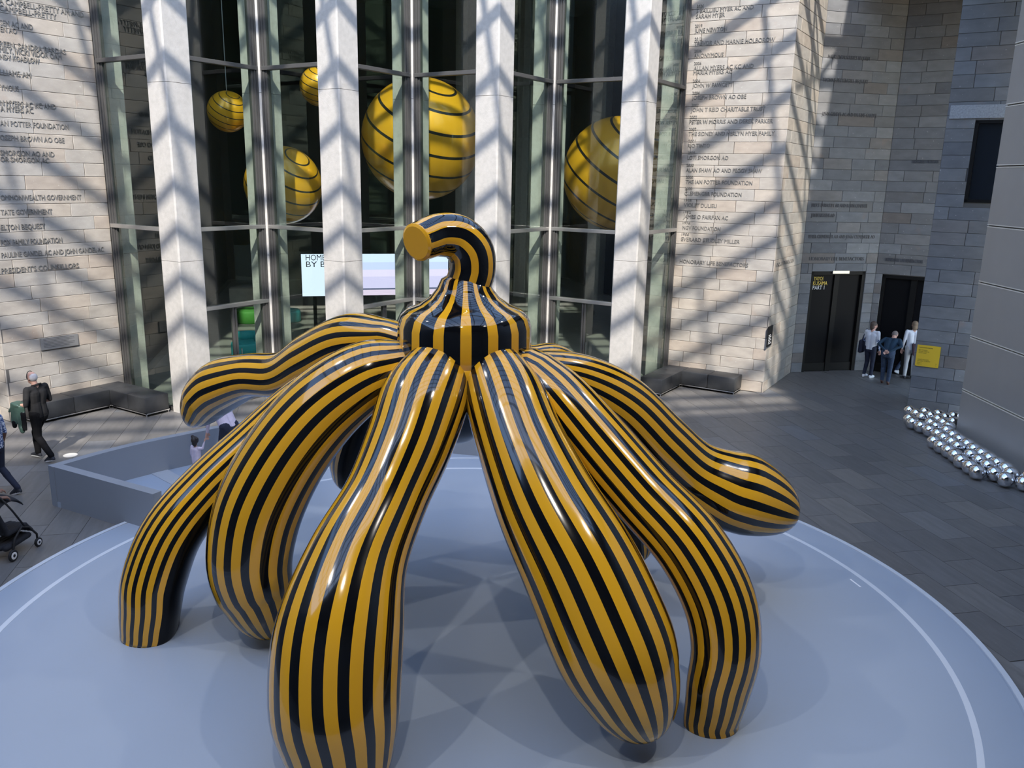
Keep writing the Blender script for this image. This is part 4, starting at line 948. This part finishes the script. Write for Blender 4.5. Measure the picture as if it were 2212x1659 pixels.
def figure(J, S, s=1.0, girth=1.0):
    """J: joints in the figure's frame (x forward, y left, z up); S: materials; returns the pieces of the body"""
    pr = []; g = girth*s
    hip = (J['hipL']+J['hipR'])/2; sh = (J['shL']+J['shR'])/2; ax = (J['shL']-J['shR']).normalized(); hx = (J['hipL']-J['hipR']).normalized()
    fw = ax.cross((sh-hip).normalized()); fw = fw.normalized()
    mid = hip.lerp(sh, 0.45)+fw*J.get('belly', 0.0)
    for k in (-1, 1):
        pr.append(('c', hip+hx*0.062*g*k+V(0, 0, 0.0), mid+hx*0.060*g*k, 0.110*g, 0.112*g, S['top'])); pr.append(('c', mid+ax*0.060*g*k, hip.lerp(sh, 0.80)+ax*0.075*g*k, 0.112*g, 0.112*g, S['top']))
        pr.append(('c', hip.lerp(sh, 0.80)+ax*0.06*g*k, sh+ax*0.10*g*k+(hip-sh).normalized()*0.03*s, 0.108*g, 0.075*g, S['top']))
        pr.append(('c', J['hipL' if k > 0 else 'hipR']+V(0, 0, 0.02), hip+hx*0.05*g*k-(sh-hip).normalized()*0.06*s, 0.105*g, 0.105*g, S['pants']))
    pr.append(('c', J['shL']-(sh-hip).normalized()*0.01, J['shR']-(sh-hip).normalized()*0.01, 0.062*g, 0.062*g, S['top']))
    nk = sh+(sh-hip).normalized()*0.06*s
    pr.append(('c', nk-(sh-hip).normalized()*0.05*s, nk.lerp(J['head'], 0.55), 0.060*s, 0.054*s, S['skin']))
    for k in ('L', 'R'):
        a, e, w_ = J['sh'+k], J['el'+k], J['wr'+k]; m_ = a.lerp(e, 0.62)
        pr.append(('c', a, m_, 0.060*g, 0.053*g, S['top'])); pr.append(('c', m_, e, 0.050*g, 0.041*g, S['sleeve']))
        pr.append(('c', e, w_, 0.041*g, 0.028*s, S['fore'])); hand(pr, w_+(w_-e).normalized()*0.01, J.get('hd'+k, w_-e), J.get('pn'+k, -fw), S['skin'], s, J.get('curl'+k, 0.5), 1 if k == 'R' else -1)
        h_, n_, an = J['hip'+k], J['kn'+k], J['an'+k]
        pr.append(('c', h_, n_, 0.098*g, 0.066*g, S['pants'])); pr.append(('c', n_, n_.lerp(an, 0.35)-fw*0.012, 0.064*g, 0.062*g, S['pants'])); pr.append(('c', n_.lerp(an, 0.3), an+V(0, 0, 0.02), 0.062*g, 0.052*g, S['pants']))
        foot(pr, an, J.get('ft'+k, fw), S['shoe'], S.get('sole'), s, J.get('fp'+k, 0.0))
    fr_ = head(pr, J['head'], J['look'], s, S['skin'])
    return pr, fr_
def hair_cap(c, fr_, s, mat, back=0.0, low=0.0):
    f_, sd, u2 = fr_; Rm = Matrix((f_, sd, u2)).transposed()
    pr = [('e', c+u2*0.038*s-f_*0.016*s, (0.099*s, 0.084*s, 0.094*s), Rm, mat)]
    if low: pr += [('e', c-f_*0.040*s-u2*low*0.5, (0.066*s, 0.080*s, 0.06*s+low*0.6), Rm, mat)]
    return pr
def person(label, loc, yaw, J, S, s=1.0, girth=1.0, group=None, hair=None, voxel=0.011):
    t_ = thing('person', label, 'person', loc, yaw, group)
    pr, fr_ = figure(J, S, s, girth); b_ = link('body', vox(pr, voxel), None, t_)
    if hair: link('hair', vox(hair(J['head'], fr_), 0.010, 2, 'hair'), None, b_)
    return t_, b_, fr_
def stand(s=1.0, **kw):
    J = dict(hipL=V(0, .095, .93), hipR=V(0, -.095, .93), knL=V(.02, .10, .50), knR=V(.02, -.10, .50), anL=V(-.01, .11, .09), anR=V(-.01, -.11, .09),
             shL=V(0, .185, 1.43), shR=V(0, -.185, 1.43), elL=V(-.03, .24, 1.14), elR=V(-.03, -.24, 1.14), wrL=V(.06, .25, .90), wrR=V(.06, -.25, .90), head=V(.03, 0, 1.625), look=V(1, 0, 0))
    J.update(kw); return {k: (v*s if isinstance(v, Vector) and k not in ('look',) and not k.startswith(('hd', 'pn', 'ft')) else v) for k, v in J.items()}

# walking man with a jacket over his arm
yaw = math.radians(168)
Jm = stand(knR=V(.21, -.09, .53), anR=V(.20, -.09, .105), knL=V(.0, .09, .50), anL=V(-.26, .10, .135), fpL=0.35, shL=V(.02, .20, 1.45), shR=V(-.03, -.19, 1.45), belly=0.03,
           elL=V(.02, .27, 1.17), wrL=V(.25, .16, 1.13), elR=V(-.06, -.25, 1.17), wrR=V(.16, -.20, 1.12), head=V(.05, .01, 1.645), look=V(1, -.10, -.06), hdL=V(.8, -.5, -.1), pnL=V(0, 0, -1), hdR=V(1, .1, .2), pnR=V(0, 0, 1), curlL=.6, curlR=.5)
ploc = atz(96, 994); ploc = Vector((ploc.x, ploc.y, 0))
Sm = dict(top='polo_black', sleeve='polo_black', fore='skin', skin='skin', pants='cloth_black', shoe='shoe_navy', sole='sole_white')
man, mb_, frm = person('man in black polo and trousers walking left past the left bench', ploc, yaw, Jm, Sm, 1.0, 1.08,
                       hair=lambda c, fr_: [('e', c-fr_[0]*0.030+fr_[2]*0.012, (0.079, 0.080, 0.088), Matrix((fr_[0], fr_[1], fr_[2])).transposed(), 'hair_white')])
c = Jm['head']; f_, sd, u2 = frm
gp_ = [c+sd*0.083*math.cos(a)*1.0+u2*(0.02+0.112*math.sin(a))+f_*0.035 for a in np.linspace(-0.3, math.pi+0.3, 20)]
MB().tube(gp_, 0.006, 6).obj('sunglasses', 'cloth_black', mb_, smooth=True)
MB().tube([V(.02, .07, 1.50), V(-.075, .05, 1.53), V(-.075, -.05, 1.53), V(.02, -.07, 1.50), V(.07, 0, 1.47), V(.02, .07, 1.50)], 0.018, 8).obj('collar', 'polo_black', mb_, smooth=True)
Mman = Matrix.Translation(ploc) @ Matrix.Rotation(yaw, 4, 'Z')
def slab(a, b_, wv, r, mat, n=5):
    """a soft hanging fold: parallel tapered rolls side by side"""
    a, b_, wv = Vector(a), Vector(b_), Vector(wv); return [('c', a+wv*(i/(n-1)-.5), b_+wv*(i/(n-1)-.5)*0.8, r, r*0.9, mat) for i in range(n)]
jk = slab((.22, .17, 1.14), (.36, .17, 1.17), (0, .16, 0), .034, 'jacket_green')+slab((.30, .24, 1.14), (.33, .25, .80), (.13, 0, 0), .026, 'jacket_green')+slab((.17, .24, 1.12), (.16, .27, .72), (.14, 0, 0), .026, 'jacket_green')
jk += slab((.36, .12, 1.16), (.53, .08, .98), (0, .14, 0), .028, 'jacket_green')+slab((.10, .27, 1.0), (.08, .29, .70), (.05, 0, 0), .028, 'cloth_black', 2)+[('c', V(.33, .26, .80), V(.33, .26, .74), .045, .042, 'cloth_black'), ('c', V(.16, .28, .72), V(.15, .28, .66), .05, .046, 'jacket_green')]
jo = link('folded_jacket', vox(jk, 0.012, 3, 'jacket'), None, None, Mman); tag(jo, "dark green glossy jacket draped over the walking man's forearm", 'jacket')

# three visitors at the right-hand doors and one beyond
ta = atz(1873, 815); Jw = stand(0.95, look=V(.8, -.6, -.1), elL=V(.02, .27, 1.16), wrL=V(.20, .22, 1.02), knL=V(.04, .08, .5))
person('woman in white top and dark trousers, navy bag on shoulder, at the black doors', ta, math.radians(40), Jw,
       dict(top='white_cloth', sleeve='leaf_print', fore='leaf_print', skin='skin', pants='denim_dark', shoe='white_shoe', sole='sole_white'), 0.95, 1.0, 'visitors at the black doors',
       hair=lambda c, fr_: hair_cap(c, fr_, 1.0, 'hair_brown', low=0.07))
Mw = Matrix.Translation(ta) @ Matrix.Rotation(math.radians(40), 4, 'Z')
bgp = [('c', V(-.10, .27, 1.05), V(-.06, .28, .78), .055, .07, 'denim_dark'), ('c', V(.06, .28, 1.05), V(.08, .28, .78), .055, .07, 'denim_dark'), ('c', V(-.08, .28, .76), V(.09, .28, .76), .06, .06, 'denim_dark'), ('c', V(-.08, .26, 1.06), V(0, .19, 1.42), .016, .016, 'denim_dark'), ('c', V(.07, .26, 1.06), V(.03, .19, 1.42), .016, .016, 'denim_dark')]
bgo = link('shoulder_bag', vox(bgp, 0.011, 2, 'bag'), None, None, Mw); tag(bgo, 'navy shoulder bag hanging from the woman in the white top', 'bag')
tb_ = atz(1912, 829)
Jb = stand(0.98, hipL=V(-.12, .095, .93), hipR=V(-.12, -.095, .93), knL=V(-.02, .10, .50), knR=V(-.05, -.09, .50), anL=V(.0, .10, .09), anR=V(-.06, -.08, .09), shL=V(.22, .19, 1.28), shR=V(.22, -.19, 1.28),
           elL=V(-.02, .31, 1.16), elR=V(-.02, -.31, 1.16), wrL=V(-.23, .07, 1.02), wrR=V(-.25, -.05, 1.00), head=V(.40, .0, 1.40), look=V(.85, -.2, -.45), hdL=V(-.3, -.7, -.3), hdR=V(-.3, .7, -.3), pnL=V(-1, 0, 0), pnR=V(-1, 0, 0))
person('stooping man in navy jumper and jeans, hands clasped behind his back', tb_, math.radians(52), Jb,
       dict(top='navy_knit', sleeve='navy_knit', fore='navy_knit', skin='skin', pants='denim', shoe='shoe_brown'), 0.98, 1.04, 'visitors at the black doors',
       hair=lambda c, fr_: [('e', c-fr_[0]*0.022+fr_[2]*0.022, (0.089, 0.082, 0.090), Matrix((fr_[0], fr_[1], fr_[2])).transposed(), 'hair_grey')])
tc_ = atz(1961, 818); Jc = stand(0.98, look=V(1, .1, -.1), elR=V(-.04, -.25, 1.16), wrR=V(.12, -.2, 1.05))
person('woman in white top and pale trousers half hidden by the stone pier', tc_, math.radians(75), Jc,
       dict(top='white_cloth', sleeve='white_cloth', fore='white_cloth', skin='skin', pants='grey_pants', shoe='shoe_navy'), 0.98, 1.0, 'visitors at the black doors',
       hair=lambda c, fr_: hair_cap(c, fr_, 1.0, 'hair_blond', low=0.09))
Mc = Matrix.Translation(tc_) @ Matrix.Rotation(math.radians(75), 4, 'Z')
mj = slab((-.04, -.27, 1.16), (-.02, -.25, .78), (.16, .06, 0), .05, 'maroon')+slab((-.16, -.10, 1.06), (-.16, -.12, .76), (0, .22, 0), .035, 'maroon', 4)
mjo = link('maroon_jacket', vox(mj, 0.012, 3, 'jacket'), None, None, Mc); tag(mjo, 'maroon jacket held by the woman in pale trousers', 'jacket')
td = atz(1947, 806); Jd = stand(0.97, knL=V(.16, .09, .52), anL=V(.12, .09, .10), knR=V(-.06, -.09, .50), anR=V(-.30, -.09, .14), fpR=0.5)
person('person in dark top and blue jeans stepping through the dark doorway', td, math.radians(20), Jd,
       dict(top='cloth_black', sleeve='cloth_black', fore='cloth_black', skin='skin', pants='denim', shoe='white_shoe'), 0.97, 1.0, 'visitors at the black doors', hair=lambda c, fr_: hair_cap(c, fr_, 0.97, 'hair_dark', low=0.05))

# woman and small child on the ramp
te_ = atz(428, 1042, HP); te_.z = HP
Jch = stand(0.46, look=V(1, .3, .35), head=V(.02, 0, 1.70), elR=V(.10, -.26, 1.40), wrR=V(.16, -.33, 1.68), hdR=V(.1, -.2, 1), pnR=V(0, -1, 0))
person('toddler in lavender with two hair buns reaching up on the ramp', te_, math.radians(62), Jch,
       dict(top='lavender', sleeve='lavender', fore='lavender', skin='skin', pants='lavender', shoe='white_shoe'), 0.46, 1.15,
       hair=lambda c, fr_: [('e', c+fr_[2]*0.020-fr_[0]*0.014, (0.070, 0.066, 0.070), Matrix((fr_[0], fr_[1], fr_[2])).transposed(), 'hair_dark'), ('e', c+fr_[2]*0.085+fr_[1]*0.035, (.03, .03, .03), I3, 'hair_dark'), ('e', c+fr_[2]*0.06-fr_[1]*0.05-fr_[0]*.02, (.03, .03, .03), I3, 'hair_dark'), ('e', c-fr_[0]*.05-fr_[2]*.03, (.04, .05, .05), I3, 'hair_dark')], voxel=0.0085)
tf = atz(492, 1020, HP); tf.z = HP
Jwo = stand(0.96, hipL=V(-.12, .095, .93), hipR=V(-.12, -.095, .93), shL=V(.14, .19, 1.36), shR=V(.14, -.19, 1.36), head=V(.28, .02, 1.53), look=V(.9, .2, -.4), elL=V(.12, .27, 1.08), wrL=V(.20, .25, .84), elR=V(.10, -.25, 1.08), wrR=V(.24, -.20, .90))
person('woman in lavender jumper and jeans leaning over the toddler', tf, math.radians(150), Jwo,
       dict(top='lavender', sleeve='lavender', fore='lavender', skin='skin', pants='denim_dark', shoe='white_shoe'), 0.96, 1.08, hair=lambda c, fr_: hair_cap(c, fr_, 0.97, 'hair_dark', low=0.06))

# two visitors cut by the left edge and the stroller
tg = atz(2, 1070); Jg = stand(0.95, knR=V(.02, -.10, .50), anR=V(-.28, -.1, .12), fpR=0.4, knL=V(.22, .09, .53), anL=V(.24, .09, .10))
person('visitor in blue leaf-print shirt and jeans stepping out of the left edge', tg, math.radians(170), Jg,
       dict(top='leaf_print', sleeve='leaf_print', fore='skin_dark', skin='skin_dark', pants='denim_dark', shoe='shoe_navy', sole='sole_white'), 0.95, 1.0, hair=lambda c, fr_: hair_cap(c, fr_, 0.97, 'hair_dark', low=0.06))
th_ = atz(-42, 1215); th_ = Vector((th_.x, th_.y, 0))
Jh = stand(0.95, elL=V(.06, .24, 1.12), wrL=V(.33, .19, 1.02), elR=V(.06, -.24, 1.12), wrR=V(.33, -.19, 1.02), hdL=V(1, 0, -.1), hdR=V(1, 0, -.1), pnL=V(0, 0, -1), pnR=V(0, 0, -1), curlL=.8, curlR=.8, look=V(1, 0, -.2))
person('person in tan short sleeves pushing the stroller at the left edge', th_, math.radians(40), Jh,
       dict(top='tan_cloth', sleeve='tan_cloth', fore='skin_dark', skin='skin_dark', pants='cloth_black', shoe='white_shoe'), 0.95, 1.05, hair=lambda c, fr_: hair_cap(c, fr_, 0.97, 'hair_dark', low=0.06))
# stroller: local x forward
w1 = atz(30, 1212); w2 = atz(84, 1180)
sdir = Vector((w2.x-w1.x, w2.y-w1.y, 0)).normalized(); base = (w1+w2)/2; 
st = thing('baby_stroller', 'black folding baby stroller with small wheels at the left edge', 'stroller', (base.x, base.y, 0), 0)
sl_ = Vector((-sdir.y, sdir.x, 0)); WB = (w2-w1).length/2
st.matrix_local = Matrix(((sdir.x, sl_.x, 0, base.x), (sdir.y, sl_.y, 0, base.y), (0, 0, 1, 0), (0, 0, 0, 1))) @ Matrix.Translation((0, 0.23, 0))
def wheel(x, y, r):
    wo_ = MB().lathe([(r*0.62, -0.018), (r*0.92, -0.018), (r, -0.008), (r, 0.008), (r*0.92, 0.018), (r*0.62, 0.018)], seg=24).obj('wheel', 'rubber', st, smooth=False, mw=Matrix.Translation((x, y, r)) @ Matrix.Rotation(math.pi/2, 4, 'X'))
    MB().lathe([(r*0.60, -0.021), (r*0.64, -0.019), (r*0.64, 0.019), (r*0.60, 0.021)], seg=24).obj('rim', 'white_shoe', wo_)
    MB().lathe([(r*0.25, -0.024), (r*0.3, -0.02), (r*0.3, 0.02), (r*0.25, 0.024)], seg=12).obj('hub_cap', 'rubber', wo_)
for y in (-0.23, 0.23): wheel(-WB, y, 0.085); wheel(WB, y, 0.07)
for y in (-0.20, 0.20):
    MB().tube([(-WB, y*1.1, 0.09), (-WB*0.6, y, 0.30), (0.0, y, 0.42), (WB*0.55, y, 0.36), (WB, y*1.1, 0.20), (WB, y*1.1, 0.08)], 0.016, 8).obj('frame_tube', 'rubber', st, smooth=True)
    MB().tube([(WB*0.3, y, 0.38), (-WB*0.5, y, 0.72), (-WB*1.2, y, 0.98)], 0.014, 8).obj('frame_tube', 'rubber', st, smooth=True)
MB().tube([(-WB*1.2, -0.2, 0.98), (-WB*1.25, 0, 1.0), (-WB*1.2, 0.2, 0.98)], 0.018, 8).obj('handle', 'rubber', st, smooth=True)
link('seat', vox(slab((-.22, 0, .40), (.16, 0, .38), (0, .30, 0), .045, 'stroller_cloth')+slab((-.22, 0, .42), (-.36, 0, .80), (0, .30, 0), .04, 'stroller_cloth')+slab((.16, 0, .38), (.30, 0, .24), (0, .26, 0), .03, 'stroller_cloth'), .014, 3, 'seat'), None, st)
cv = MB(); n_ = 10; v = []
for i in range(n_+1):
    a = math.radians(20+115*i/n_)
    for j in range(9):
        u = -1+2*j/8; v.append((-0.20+0.34*math.cos(a)*(1-0.12*u*u), 0.21*u, 0.66+0.30*math.sin(a)*(1-0.25*u*u)))
cv.add(v, [(i*9+j, i*9+j+1, (i+1)*9+j+1, (i+1)*9+j) for i in range(n_) for j in range(8)]); co_ = cv.obj('canopy', 'stroller_cloth', st, smooth=True)
co_.modifiers.new('s', 'SOLIDIFY').thickness = 0.012
link('basket', vox(slab((-.28, 0, .20), (.20, 0, .20), (0, .30, 0), .05, 'stroller_cloth'), .014, 2, 'basket'), None, st)
bt = MB().lathe([(0.030, 0), (0.034, 0.01), (0.034, 0.11), (0.028, 0.13), (0.016, 0.14), (0.016, 0.17), (0.010, 0.175)], seg=20).obj('drink_bottle', 'bottle_blue', None, smooth=True, mw=st.matrix_local @ Matrix.Translation((-WB*0.95, -0.06, 1.00)))
tag(bt, 'small blue bottle resting on the stroller handle', 'bottle')
print('objects', len(bpy.data.objects))
